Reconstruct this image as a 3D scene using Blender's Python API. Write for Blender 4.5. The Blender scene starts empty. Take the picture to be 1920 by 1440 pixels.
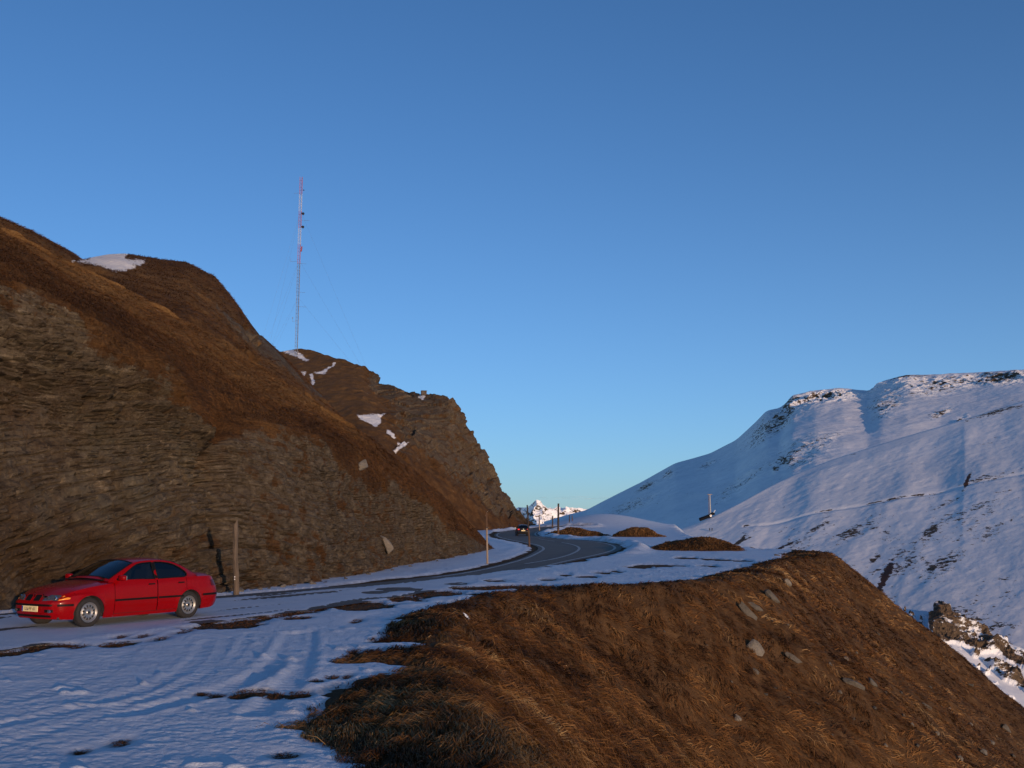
import bpy, bmesh, math, random
import numpy as np
from mathutils import Vector, Matrix

random.seed(7)
RNG = np.random.default_rng(11)
R = math.radians

# ------------------------------------------------------------------ camera
F = 1968.0            # focal length in photo pixels
HZ = 993.0            # horizon row
CAMH = 1.9
PITCH = math.atan((HZ - 720.0) / F)
scene = bpy.context.scene
cam_d = bpy.data.cameras.new("camera")
cam_d.sensor_width = 36.0
cam_d.lens = F * 36.0 / 1920.0
cam_d.clip_start = 0.1
cam_d.clip_end = 60000.0
cam = bpy.data.objects.new("camera", cam_d)
scene.collection.objects.link(cam)
cam.location = (0, 0, CAMH)
cam.rotation_euler = (R(90) + PITCH, 0, 0)
scene.camera = cam

# ------------------------------------------------------------------ light
SUN_AZ = R(154.0)     # clockwise from +Y (north): behind the camera, to the right
SUN_EL = R(3.5)
world = bpy.data.worlds.new("World")
scene.world = world
world.use_nodes = True
wn = world.node_tree
bg = wn.nodes["Background"]
sky = wn.nodes.new("ShaderNodeTexSky")
sky.sky_type = 'NISHITA'
sky.sun_disc = False
sky.sun_elevation = SUN_EL
sky.sun_rotation = SUN_AZ
sky.altitude = 2300
sky.air_density = 0.8
sky.dust_density = 3.0
sky.ozone_density = 3.1
# paler air low down towards the horizon
wtc = wn.nodes.new("ShaderNodeTexCoord"); wsep = wn.nodes.new("ShaderNodeSeparateXYZ"); wn.links.new(wtc.outputs['Generated'], wsep.inputs[0])
def wmath(op, a, b):
    nd = wn.nodes.new("ShaderNodeMath"); nd.operation = op
    for i, v in enumerate((a, b)):
        if isinstance(v, (int, float)): nd.inputs[i].default_value = v
        else: wn.links.new(v, nd.inputs[i])
    return nd.outputs[0]
wf = wmath('MULTIPLY', wmath('POWER', 2.71828, wmath('MULTIPLY', wmath('MAXIMUM', wsep.outputs[2], 0.0), -6.5)), 0.46)
wmix = wn.nodes.new("ShaderNodeMix"); wmix.data_type = 'RGBA'
wn.links.new(wf, wmix.inputs[0]); wn.links.new(sky.outputs[0], wmix.inputs[6]); wmix.inputs[7].default_value = (1.72, 2.42, 2.95, 1)
wn.links.new(wmix.outputs[2], bg.inputs[0])
bg.inputs[1].default_value = 0.14
sun_d = bpy.data.lights.new("sun", 'SUN')
sun_d.energy = 2.0
sun_d.angle = R(0.5)
sun_d.color = (0.92, 0.60, 0.38)
sun = bpy.data.objects.new("sun", sun_d)
scene.collection.objects.link(sun)
sdir = Vector((math.sin(SUN_AZ) * math.cos(SUN_EL), math.cos(SUN_AZ) * math.cos(SUN_EL), math.sin(SUN_EL)))
sun.rotation_euler = sdir.to_track_quat('Z', 'Y').to_euler()
scene.view_settings.view_transform = 'Standard'
scene.view_settings.look = 'None'
scene.view_settings.gamma = 1.0
scene.view_settings.use_curve_mapping = False
scene.view_settings.exposure = 0.80

# ------------------------------------------------------------------ helpers
SP, CP = math.sin(PITCH), math.cos(PITCH)
def ray(px, py):
    u = (px - 960.0) / F
    w = (720.0 - py) / F
    dy = CP - w * SP
    return u / dy, (SP + w * CP) / dy
def P(px, py, D):
    a, b = ray(px, py)
    return np.stack(np.broadcast_arrays(a * D, D * np.ones_like(a), CAMH + b * D), -1).astype(float)
def project(x, y, z):
    dz = z - CAMH
    fw = y * CP + dz * SP
    up = -y * SP + dz * CP
    fw = np.maximum(fw, 1e-3)
    return 960 + F * x / fw, 720 - F * up / fw

def _h(ix, iy, iz, seed):
    with np.errstate(over='ignore'):
        n = (ix.astype(np.uint32) * np.uint32(374761393) + iy.astype(np.uint32) * np.uint32(668265263)
             + iz.astype(np.uint32) * np.uint32(2147483647 - 1000003) + np.uint32((seed * 974634123) & 0xffffffff))
        n = (n ^ (n >> np.uint32(13))) * np.uint32(1274126177)
        n = (n ^ (n >> np.uint32(16))) * np.uint32(2246822519)
        n = n ^ (n >> np.uint32(15))
    return n
def hash01(ix, iy, iz=None, seed=0):
    ix = np.asarray(ix).astype(np.int64) & 0xffffffff
    iy = np.asarray(iy).astype(np.int64) & 0xffffffff
    iz = np.zeros_like(ix) if iz is None else np.asarray(iz).astype(np.int64) & 0xffffffff
    return _h(ix, iy, iz, seed) / 4294967295.0
def vnoise(x, y, z=None, seed=0):
    """smooth value noise, -1..1"""
    x = np.asarray(x, float); y = np.asarray(y, float)
    xi = np.floor(x); yi = np.floor(y)
    fx = x - xi; fy = y - yi
    fx = fx * fx * fx * (fx * (fx * 6 - 15) + 10); fy = fy * fy * fy * (fy * (fy * 6 - 15) + 10)
    if z is None:
        a = hash01(xi, yi, None, seed); b = hash01(xi + 1, yi, None, seed)
        c = hash01(xi, yi + 1, None, seed); d = hash01(xi + 1, yi + 1, None, seed)
        v = (a * (1 - fx) + b * fx) * (1 - fy) + (c * (1 - fx) + d * fx) * fy
        return v * 2 - 1
    z = np.asarray(z, float); zi = np.floor(z); fz = z - zi
    fz = fz * fz * fz * (fz * (fz * 6 - 15) + 10)
    out = 0
    for k in (0, 1):
        a = hash01(xi, yi, zi + k, seed); b = hash01(xi + 1, yi, zi + k, seed)
        c = hash01(xi, yi + 1, zi + k, seed); d = hash01(xi + 1, yi + 1, zi + k, seed)
        v = (a * (1 - fx) + b * fx) * (1 - fy) + (c * (1 - fx) + d * fx) * fy
        out = out + v * (fz if k else (1 - fz))
    return out * 2 - 1
def fbm(x, y, z=None, oct=4, seed=0, gain=0.5):
    s = 0; a = 1; t = 0; f = 1.0
    for o in range(oct):
        s = s + a * vnoise(x * f + o * 17.3, y * f - o * 9.1, None if z is None else z * f + o * 4.7, seed + o)
        t += a; a *= gain; f *= 2.03
    return s / t
def ridged(x, y, oct=5, seed=0):
    s = 0; a = 1; t = 0; f = 1.0
    for o in range(oct):
        s = s + a * (1 - np.abs(vnoise(x * f + o * 31.7, y * f + o * 11.9, None, seed + o))) ** 2
        t += a; a *= 0.5; f *= 2.07
    return s / t
def sstep(a, b, x):
    t = np.clip((x - a) / (b - a), 0, 1)
    return t * t * (3 - 2 * t)
def in_poly(x, y, poly):
    inside = np.zeros(np.shape(x), bool)
    n = len(poly)
    for i in range(n):
        x0, y0 = poly[i]; x1, y1 = poly[(i + 1) % n]
        if y0 == y1: continue
        c = ((y0 > y) != (y1 > y)) & (x < (x1 - x0) * (y - y0) / (y1 - y0) + x0)
        inside ^= c
    return inside
def dist_line(x, y, pts):
    best = np.full(np.shape(x), 1e9)
    for (x0, y0), (x1, y1) in zip(pts[:-1], pts[1:]):
        dx, dy = x1 - x0, y1 - y0
        L = dx * dx + dy * dy + 1e-12
        t = np.clip(((x - x0) * dx + (y - y0) * dy) / L, 0, 1)
        best = np.minimum(best, np.hypot(x - x0 - t * dx, y - y0 - t * dy))
    return best
def sd_poly(x, y, poly):
    d = dist_line(x, y, list(poly) + [poly[0]])
    return np.where(in_poly(x, y, poly), d, -d)     # positive inside

def grid_mesh(name, V, mat, keep=None, smooth=True, attrs=None, kind='structure', link=True):
    """V: (rows, cols, 3) -> one mesh object; keep: bool per face"""
    nr, nc = V.shape[:2]
    idx = np.arange(nr * nc).reshape(nr, nc)
    q = np.stack([idx[:-1, :-1], idx[:-1, 1:], idx[1:, 1:], idx[1:, :-1]], -1).reshape(-1, 4)
    if keep is not None:
        q = q[keep.reshape(-1)]
    verts = V.reshape(-1, 3)
    used = np.zeros(len(verts), bool); used[q.ravel()] = True
    remap = np.cumsum(used) - 1
    q = remap[q]; verts = verts[used]
    me = raw_mesh(name, verts, q, 4, mat, smooth)
    if attrs:
        for k, a in attrs.items():
            at = me.attributes.new(k, 'FLOAT', 'POINT')
            at.data.foreach_set('value', a.reshape(-1)[used].astype(np.float32))
    ob = bpy.data.objects.new(name, me)
    scene.collection.objects.link(ob)
    if kind: ob['kind'] = kind
    return ob
def raw_mesh(name, verts, faces, n, mat, smooth=True):
    me = bpy.data.meshes.new(name)
    verts = np.ascontiguousarray(verts, np.float32); faces = np.ascontiguousarray(faces, np.int32)
    me.vertices.add(len(verts)); me.vertices.foreach_set('co', verts.ravel())
    me.loops.add(faces.size); me.loops.foreach_set('vertex_index', faces.ravel())
    me.polygons.add(len(faces))
    me.polygons.foreach_set('loop_start', np.arange(0, faces.size, n, dtype=np.int32))
    me.polygons.foreach_set('loop_total', np.full(len(faces), n, np.int32))
    me.polygons.foreach_set('use_smooth', np.full(len(faces), smooth, bool))
    me.update(calc_edges=True)
    me.validate()
    if mat: me.materials.append(mat)
    return me

# ------------------------------------------------------------------ materials
class NT:
    """tiny node-tree builder"""
    def __init__(self, name):
        self.m = bpy.data.materials.new(name); self.m.use_nodes = True
        self.t = self.m.node_tree
        self.b = self.t.nodes["Principled BSDF"]
        self.out = self.t.nodes["Material Output"]
    def n(self, typ, **kw):
        nd = self.t.nodes.new(typ)
        for k, v in kw.items():
            if k.startswith('i_'):
                nm = k[2:]
                nd.inputs[int(nm) if nm.isdigit() else nm.replace('_', ' ')].default_value = v
            else: setattr(nd, k, v)
        return nd
    def l(self, a, b): self.t.links.new(a, b)
    def pos(self, scale=(1, 1, 1), rot=(0, 0, 0)):
        g = self.n('ShaderNodeNewGeometry'); mp = self.n('ShaderNodeMapping')
        mp.inputs['Scale'].default_value = scale; mp.inputs['Rotation'].default_value = rot
        self.l(g.outputs['Position'], mp.inputs['Vector']); return mp.outputs[0]
    def noise(self, vec, scale, detail=5, rough=0.55, dist=0.0):
        nd = self.n('ShaderNodeTexNoise'); nd.inputs['Scale'].default_value = scale
        nd.inputs['Detail'].default_value = detail; nd.inputs['Roughness'].default_value = rough
        nd.inputs['Distortion'].default_value = dist
        if vec is not None: self.l(vec, nd.inputs['Vector'])
        return nd.outputs['Fac']
    def ramp(self, fac, stops, interp='LINEAR'):
        r = self.n('ShaderNodeValToRGB'); cr = r.color_ramp; cr.interpolation = interp
        while len(cr.elements) < len(stops): cr.elements.new(0.5)
        for e, (p, c) in zip(cr.elements, stops):
            e.position = p; e.color = c if len(c) == 4 else (*c, 1)
        self.l(fac, r.inputs[0]); return r.outputs[0]
    def mix(self, fac, a, b, mode='MIX'):
        nd = self.n('ShaderNodeMix', data_type='RGBA', blend_type=mode)
        for sock, v in ((nd.inputs[0], fac), (nd.inputs[6], a), (nd.inputs[7], b)):
            if isinstance(v, (int, float)): sock.default_value = v
            elif isinstance(v, tuple): sock.default_value = v if len(v) == 4 else (*v, 1)
            else: self.l(v, sock)
        return nd.outputs[2]
    def math(self, op, a, b=None, clamp=False):
        nd = self.n('ShaderNodeMath', operation=op, use_clamp=clamp)
        for i, v in enumerate((a, b)):
            if v is None: continue
            if isinstance(v, (int, float)): nd.inputs[i].default_value = v
            else: self.l(v, nd.inputs[i])
        return nd.outputs[0]
    def attr(self, name, out='Fac'):
        return self.n('ShaderNodeAttribute', attribute_name=name).outputs[out]
    def step(self, v, a, b):
        nd = self.n('ShaderNodeMapRange', interpolation_type='SMOOTHSTEP')
        nd.inputs['From Min'].default_value = a; nd.inputs['From Max'].default_value = b
        self.l(v, nd.inputs['Value']); return nd.outputs[0]
    def bump(self, h, dist, strength=1.0):
        nd = self.n('ShaderNodeBump'); nd.inputs['Distance'].default_value = dist
        nd.inputs['Strength'].default_value = strength
        self.l(h, nd.inputs['Height']); self.l(nd.outputs[0], self.b.inputs['Normal'])
    def set(self, **kw):
        for k, v in kw.items():
            s = self.b.inputs[k.replace('_', ' ')]
            if hasattr(v, 'is_linked') or hasattr(v, 'links'): self.l(v, s)
            else: s.default_value = v if not (isinstance(v, tuple) and len(v) == 3 and s.type == 'RGBA') else (*v, 1)
        return self
def simple(name, col, rough=0.6, metal=0.0, coat=0.0, var=0.0, scale=20, spec=0.5):
    t = NT(name)
    if var:
        f = t.noise(t.n('ShaderNodeTexCoord').outputs['Object'], scale, 4)
        lo = tuple(c * (1 - var) for c in col); hi = tuple(min(1, c * (1 + var)) for c in col)
        t.set(Base_Color=t.ramp(f, [(0.3, lo), (0.7, hi)]))
    else: t.set(Base_Color=col)
    t.set(Roughness=rough, Metallic=metal)
    t.b.inputs['Coat Weight'].default_value = coat
    t.b.inputs['Specular IOR Level'].default_value = spec
    return t.m

GRASS_LO = (0.050, 0.024, 0.010); GRASS_MD = (0.130, 0.062, 0.022); GRASS_HI = (0.26, 0.145, 0.055)

def mat_snow():
    t = NT('snow')
    p = t.pos()
    n1 = t.noise(p, 9.0, 6, 0.6); n2 = t.noise(p, 1.1, 4)
    c = t.ramp(n2, [(0.3, (0.60, 0.66, 0.73)), (0.7, (0.70, 0.75, 0.81))])
    g = t.attr('dirt')
    c = t.mix(g, c, (0.30, 0.27, 0.25))
    t.set(Base_Color=c, Roughness=0.55)
    t.b.inputs['Specular IOR Level'].default_value = 0.35
    n3 = t.noise(p, 38.0, 4, 0.7)
    t.bump(t.math('ADD', n1, t.math('MULTIPLY', n3, 0.45)), 0.035, 0.75)
    return t.m
def mat_soil():
    t = NT('soil')
    p = t.pos()
    n1 = t.noise(p, 1.7, 6, 0.65); n2 = t.noise(p, 14.0, 5, 0.7)
    c = t.ramp(n1, [(0.3, GRASS_LO), (0.55, (0.10, 0.055, 0.025)), (0.75, (0.16, 0.09, 0.04))])
    c = t.mix(t.step(n2, 0.55, 0.75), c, (0.075, 0.06, 0.048))
    t.set(Base_Color=c, Roughness=0.95)
    t.b.inputs['Specular IOR Level'].default_value = 0.1
    t.bump(n2, 0.06, 0.8)
    return t.m
def mat_asphalt():
    t = NT('asphalt')
    p = t.pos()
    n1 = t.noise(p, 0.35, 4); n2 = t.noise(p, 60.0, 3, 0.7)
    c = t.ramp(n1, [(0.3, (0.080, 0.064, 0.046)), (0.7, (0.115, 0.093, 0.069))])
    c = t.mix(t.step(n2, 0.5, 0.8), c, (0.12, 0.115, 0.11))
    fr = t.attr('wear')
    c = t.mix(fr, c, (0.030, 0.031, 0.035))
    t.set(Base_Color=c, Roughness=0.75)
    t.bump(n2, 0.01, 0.4)
    return t.m
def mat_rock_hill(name, dark=1.0):
    """left hillside: attributes grass, snow, scree, band mix the materials"""
    t = NT(name)
    p = t.pos()
    cv = t.n('ShaderNodeCombineXYZ'); t.l(t.math('MULTIPLY', t.attr('along'), 0.85), cv.inputs[0]); t.l(t.math('MULTIPLY', t.attr('layer'), 3.4), cv.inputs[1]); t.l(t.math('MULTIPLY', t.attr('along'), 0.05), cv.inputs[2])
    cw = t.n('ShaderNodeCombineXYZ'); t.l(t.math('MULTIPLY', t.attr('along'), 1.9), cw.inputs[0]); t.l(t.math('MULTIPLY', t.attr('layer'), 8.0), cw.inputs[1])
    strata = t.math('ADD', t.math('MULTIPLY', t.noise(cv.outputs[0], 1.0, 7, 0.66, 0.5), 0.46), t.math('MULTIPLY', t.noise(p, 2.9, 9, 0.78), 0.54))
    thin = t.noise(cw.outputs[0], 1.0, 4, 0.6, 0.15)
    fine = t.noise(p, 3.1, 8, 0.7)
    big = t.noise(p, 0.13, 4)
    k = dark * 1.55
    rock = t.ramp(strata, [(0.36, (0.023 * k, 0.018 * k, 0.013 * k)), (0.46, (0.055 * k, 0.042 * k, 0.029 * k)),
                           (0.55, (0.086 * k, 0.068 * k, 0.046 * k)), (0.65, (0.185 * k, 0.150 * k, 0.104 * k))])
    rock = t.mix(t.step(big, 0.48, 0.66), rock, t.mix(0.55, rock, (0.062, 0.033, 0.015)))
    rock = t.mix(t.step(t.noise(p, 0.30, 5, 0.6), 0.52, 0.70), rock, t.mix(0.5, rock, (0.115, 0.105, 0.078)))
    rock = t.mix(t.step(fine, 0.60, 0.70), rock, (0.20, 0.165, 0.118))
    rock = t.mix(t.step(thin, 0.44, 0.36), rock, t.mix(0.75, rock, (0.014, 0.010, 0.008)))
    scree = t.ramp(fine, [(0.34, (0.042, 0.033, 0.024)), (0.53, (0.096, 0.078, 0.058)), (0.70, (0.165, 0.140, 0.106))])
    scree = t.mix(t.step(t.noise(p, 1.2, 6, 0.65), 0.52, 0.62), scree, (0.070, 0.036, 0.016))
    rock = t.mix(t.attr('scree'), rock, scree)
    gn = t.noise(p, 0.55, 6, 0.65); gf = t.noise(p, 7.0, 4, 0.7)
    gm = t.math('ADD', t.math('MULTIPLY', gn, 0.65), t.math('MULTIPLY', gf, 0.35))
    grass = t.ramp(gm, [(0.34, (0.038, 0.019, 0.009)), (0.50, (0.078, 0.040, 0.017)), (0.66, (0.130, 0.072, 0.030))])
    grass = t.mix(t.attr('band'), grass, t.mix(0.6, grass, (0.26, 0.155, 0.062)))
    g = t.attr('grass')
    gmask = t.step(t.math('ADD', g, t.math('MULTIPLY', t.math('SUBTRACT', t.noise(p, 0.7, 8, 0.75), 0.5), 2.2)), 0.40, 0.62)
    c = t.mix(gmask, rock, grass)
    sn = t.attr('snow')
    smask = t.step(t.math('ADD', sn, t.math('MULTIPLY', t.math('SUBTRACT', t.noise(p, 1.1, 8, 0.75), 0.5), 2.6)), 0.45, 0.55)
    c = t.mix(smask, c, (0.64, 0.66, 0.70))
    t.set(Base_Color=c, Roughness=0.93)
    t.b.inputs['Specular IOR Level'].default_value = 0.12
    t.bump(t.math('ADD', t.math('ADD', t.math('MULTIPLY', strata, 0.5), t.math('MULTIPLY', thin, 0.35)), t.math('MULTIPLY', fine, 0.45)), 0.42, 0.9)
    return t.m
def mat_mountain(name, speck, rscale, white=1.0):
    """snow with rock; attribute rock = how much bare rock, track = ploughed path"""
    t = NT(name)
    p = t.pos(); pa = t.pos((1.0, 1.0, 2.4), (0, R(12), R(20)))
    n = t.noise(pa, rscale, 8, 0.72); n2 = t.noise(p, rscale * 0.21, 5, 0.6)
    v = t.math('ADD', t.math('ADD', t.math('MULTIPLY', t.attr('rock'), 0.42), n), t.math('MULTIPLY', t.math('SUBTRACT', n2, 0.5), speck))
    m = t.step(v, 0.70, 0.76)
    rk = t.ramp(t.noise(p, rscale * 3.1, 5, 0.7), [(0.3, (0.030, 0.024, 0.018)), (0.5, (0.085, 0.058, 0.035)), (0.7, (0.17, 0.115, 0.066))])
    rk = t.mix(t.attr('heath'), rk, (0.075, 0.036, 0.022))
    sn = t.ramp(t.noise(p, 0.02, 5), [(0.3, (0.70 * white, 0.73 * white, 0.77 * white)), (0.7, (0.80 * white, 0.82 * white, 0.85 * white))])
    t.set(Base_Color=t.mix(m, sn, rk), Roughness=0.7)
    t.b.inputs['Specular IOR Level'].default_value = 0.2
    t.bump(t.math('ADD', t.math('MULTIPLY', m, 0.6), t.noise(p, rscale * 0.5, 6, 0.6)), 0.9 / rscale * 0.35, 0.35)
    return t.m
M_SNOW = mat_snow(); M_SOIL = mat_soil(); M_ASPH = mat_asphalt()

# ------------------------------------------------------------------ terrain height
BRINK = [(9, -40), (5.0, -6), (2.2, 2), (1.1, 5), (0.53, 7.5), (0.0, 12), (-0.8, 19), (-1.1, 24), (-0.6, 29), (0.8, 33),
         (4.6, 35.6), (7.6, 38.8), (11.0, 46), (13.2, 54), (16.4, 61), (19.6, 66), (21.3, 72), (20.4, 79), (19.0, 88),
         (19.2, 100), (21.5, 125), (24.5, 150), (30, 190), (36.5, 240), (43, 300), (56, 420)]
BR_POLY = BRINK + [(-900, 420), (-900, -40)]
def out_dist(x, y):
    return -sd_poly(x, y, BR_POLY)
def h_flat(x, y):
    t = np.clip(y, 0, 300) - 50
    z = 0.011 * (0.5 * (t + np.sqrt(t * t + 90.0)))
    z = z - np.clip(y - 290, 0, 400) * 0.03
    z = z + 3.3 * np.exp(-((x - 21) / 13.0) ** 2 - ((y - 242) / 24.0) ** 2)
    return z
def ground_hit(px, py):
    """where a photo pixel's ray meets the plateau"""
    px = np.atleast_1d(np.asarray(px, float)); py = np.atleast_1d(np.asarray(py, float))
    a, b = ray(px, py)
    D = np.full(px.shape, 3.0); done = np.zeros(px.shape, bool); out = np.full(px.shape, 330.0)
    Ds = 1 / np.linspace(1 / 3.0, 1 / 330.0, 6000)
    for i in range(len(px)):
        f = CAMH + b[i] * Ds - h_flat(a[i] * Ds, Ds)
        k = np.argmax(f < 0)
        if f[k] < 0: out[i] = Ds[k]
    x = a * out
    return x, out
def gpts(lst):
    x, y = ground_hit([p[0] for p in lst], [p[1] for p in lst])
    return list(zip(x, y))
def h_all(x, y, d=None):
    """plateau, rim and embankment"""
    if d is None: d = out_dist(x, y)
    z = h_flat(x, y)
    rim = np.exp(-((d + 0.55) / 0.75) ** 2) * (0.10 * sstep(16, 19, y) * (1 - sstep(22, 27, y)) + 0.04 * sstep(20, 30, y))
    rim = rim * (0.75 + 0.5 * vnoise(x * 0.5, y * 0.35, None, 5))
    z = z + rim
    do = np.maximum(d + 0.8 * sstep(24, 15, y), 0)
    fall = np.sqrt(do * do + 0.35) - math.sqrt(0.35)
    z = z - fall * (0.85 + 0.05 * vnoise(x * 0.06, y * 0.06, None, 8)) 
    tus = sstep(-1.2, 0.6, d) * (0.35 + 0.65 * sstep(11, 20, y))
    z = z + tus * (0.30 * fbm(x * 0.80, y * 0.80, None, 4, 21) + 0.22 * fbm(x * 0.22, y * 0.22, None, 3, 25))
    # shallow gullies running down the bank
    z = z - 0.35 * sstep(1.0, 6.0, d) * np.maximum(0, vnoise(x * 0.20 + 0.10 * y, y * 0.07, None, 31))
    return z

# ------------------------------------------------------------------ road layout on the ground (traced once, placed at true distance)
LEFT_EDGE = gpts([(-420, 1206), (-200, 1176), (0, 1152), (200, 1134), (440, 1117), (600, 1103), (713, 1093), (787, 1084.5), (853, 1076.5), (905, 1067), (940, 1058.5), (980, 1047),
                  (998, 1037.5), (1011, 1030), (1005, 1024), (980, 1018.5), (950, 1013), (930, 1008), (925, 1003), (935, 998),
                  (962, 994), (1000, 990.5), (1050, 987.5), (1100, 986.0)])
RIGHT_EDGE = gpts([(-420, 1330), (-200, 1270), (0, 1222), (200, 1193), (370, 1172), (600, 1144), (770, 1117), (880, 1097), (960, 1079), (1020, 1066),
                   (1073, 1053), (1123, 1043.5), (1157, 1035), (1168, 1028), (1158, 1022), (1132, 1017), (1100, 1014), (1057, 1011.5), (1020, 1008),
                   (1006, 1002.5), (1012, 997), (1030, 993), (1056, 989.5), (1110, 987.0)])
def resample(pts, n, smooth=2):
    p = np.array(pts, float)
    for _ in range(smooth):      # corner cutting
        q = np.empty((len(p) * 2 - 2, 2)); q[0::2] = p[:-1] * .75 + p[1:] * .25; q[1::2] = p[:-1] * .25 + p[1:] * .75
        p = np.vstack([p[:1], q, p[-1:]])
    s = np.r_[0, np.cumsum(np.hypot(*np.diff(p, axis=0).T))]
    t = np.linspace(0, s[-1], n)
    return np.stack([np.interp(t, s, p[:, 0]), np.interp(t, s, p[:, 1])], -1)
LE = resample(LEFT_EDGE, 500); RE = resample(RIGHT_EDGE, 500)
ROAD_POLY = [tuple(p) for p in resample(LEFT_EDGE, 110)] + [tuple(p) for p in resample(RIGHT_EDGE, 110)[::-1]]
# part of the road left bare of snow
BARE = gpts([(835, 1078), (870, 1072), (905, 1066), (940, 1057.5), (980, 1046), (1001, 1037), (1015, 1029), (1005, 1023), (980, 1017.5), (950, 1012), (930, 1007.5),
             (924, 1003), (935, 997.5), (962, 993.5), (1000, 990), (1050, 987), (1110, 985.5), (1112, 987.5), (1056, 990), (1030, 993.5), (1012, 997.5), (1006, 1002), (1020, 1007),
             (1057, 1010.5), (1100, 1013), (1132, 1016), (1160, 1021), (1172, 1028), (1160, 1036), (1123, 1044.5), (1073, 1054), (1007, 1063), (950, 1068.5), (900, 1075), (850, 1081)])
# brown verge along the inside of the bend
VERGE = gpts([(640, 1099.5), (713, 1091), (787, 1082.5), (853, 1074.5), (905, 1065), (940, 1056.5), (980, 1045), (1001, 1036), (1008, 1029), (1000, 1023), (978, 1017), (950, 1012), (928, 1008), (921, 1003), (930, 997)])
SNOW_EDGE = gpts([(1010, 1690), (700, 1600), (640, 1500), (622, 1440), (600, 1402), (555, 1377), (492, 1373), (500, 1366), (560, 1352), (600, 1328), (629, 1308), (626, 1297), (681, 1272), (755, 1251),
             (700, 1247), (622, 1248), (616, 1243), (650, 1225), (735, 1216), (820, 1212), (770, 1206), (700, 1206), (690, 1202), (716, 1187), (726, 1170), (797, 1140), (850, 1130), (900, 1115),
             (960, 1108), (1020, 1100), (1110, 1099), (1200, 1098), (1290, 1090), (1340, 1077), (1360, 1070), (1395, 1064), (1420, 1055), (1465, 1046)])
SNOW_POLY = SNOW_EDGE + [(18.4, 73), (20.6, 77), (21.3, 80), (20.8, 84), (20.6, 88), (20.8, 100), (23.2, 125), (26.2, 150), (32, 192), (38.5, 242), (45, 300), (-300, 300), (-300, 2.5)]
# (px, py, half width px, half height px) of brown patches showing through
PATCHES = [(420, 1173, 60, 9), (455, 1167, 34, 8), (300, 1200, 12, 4), (215, 1209, 32, 5), (150, 1214, 12, 3), (228, 1195, 8, 3), (268, 1194, 9, 3), (345, 1186, 12, 4), (30, 1224, 46, 8), (96, 1212, 40, 5),
           (680, 1137, 66, 9), (600, 1143, 20, 4), (560, 1149, 32, 4), (540, 1153, 28, 4), (500, 1158, 24, 3), (765, 1124, 40, 6), (820, 1114, 48, 6), (900, 1104, 60, 4), (985, 1101, 70, 4), (560, 1160, 26, 3),
           (470, 1303, 32, 8), (405, 1308, 13, 4), (560, 1305, 20, 6), (516, 1307, 14, 5), (443, 1308, 12, 3), (225, 1396, 12, 5), (150, 1414, 9, 3), (536, 1421, 22, 5), (378, 1303, 8, 2), (668, 1166, 9, 3),
           (624, 1272, 10, 3), (650, 1271, 6, 3), (594, 1279, 12, 2), (1230, 1061, 40, 3), (1200, 1064, 28, 2.5), (1265, 1061, 22, 2.5), (1130, 1075, 18, 2), (1155, 1072, 14, 2), (1060, 1079, 10, 2), (1340, 1050, 26, 2),
           (1290, 1047, 24, 2), (1390, 1052, 20, 2), (1100, 1082, 26, 2), (1027, 1087, 20, 2), (745, 1106, 40, 3), (930, 1090, 24, 2), (1330, 1062, 20, 2), (700, 1112, 20, 2), (860, 1096, 20, 2)]
RUTS = [([(575, 1188), (574, 1212), (569, 1245), (545, 1290), (480, 1345)], 0.16, 0.055),
        ([(548, 1190), (538, 1226), (495, 1268), (400, 1305), (240, 1345)], 0.17, 0.05),
        ([(390, 1206), (368, 1248), (300, 1290), (150, 1335), (-60, 1380)], 0.13, 0.02),
        ([(424, 1200), (404, 1250), (330, 1298), (200, 1345), (0, 1405)], 0.11, 0.015),
        ([(250, 1218), (218, 1258), (120, 1300), (-80, 1340)], 0.12, 0.012),
        ([(470, 1190), (440, 1240), (360, 1290), (220, 1330)], 0.09, 0.012)]

# ------------------------------------------------------------------ ground, snow sheet
def fan(px0, px1, nc, D0, D1, nr):
    a, _ = ray(np.linspace(px0, px1, nc), np.full(nc, HZ))
    D = 1 / np.linspace(1 / D0, 1 / D1, nr)
    return a[None, :] * D[:, None], np.repeat(D[:, None], nc, 1)
ga_, _ = ray(np.linspace(-2600, 3600, 620), np.full(620, HZ))
gD = np.r_[1 / np.linspace(1 / 1.6, 1 / 40.0, 240), np.arange(40.6, 420, 1.1)]
gx, gy = ga_[None, :] * gD[:, None], np.repeat(gD[:, None], 620, 1)
gd = out_dist(gx, gy)
gz = h_all(gx, gy, gd) - 0.4 * sstep(0.2, 1.0, gd) - 3.0 * sstep(1.0, 6, gd)
road_in = sd_poly(gx, gy, ROAD_POLY)
gz = gz + 0.03 * fbm(gx * 1.3, gy * 1.3, None, 3, 3) * sstep(0.0, -1.5, road_in) - 0.012
ground = grid_mesh('ground', np.stack([gx, gy, gz], -1), M_SOIL, keep=~((gd[:-1, :-1] > 8)))
# the plain behind the photographer
bx, by = np.meshgrid(np.linspace(-60, 10, 60), np.linspace(-60, 1.8, 60))
bd = out_dist(bx, by)
ground_back = grid_mesh('ground', np.stack([bx, by, h_all(bx, by, bd) - 0.02 - 3 * sstep(0.5, 4, bd)], -1), M_SOIL, keep=~(bd[:-1, :-1] > 8))

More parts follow.
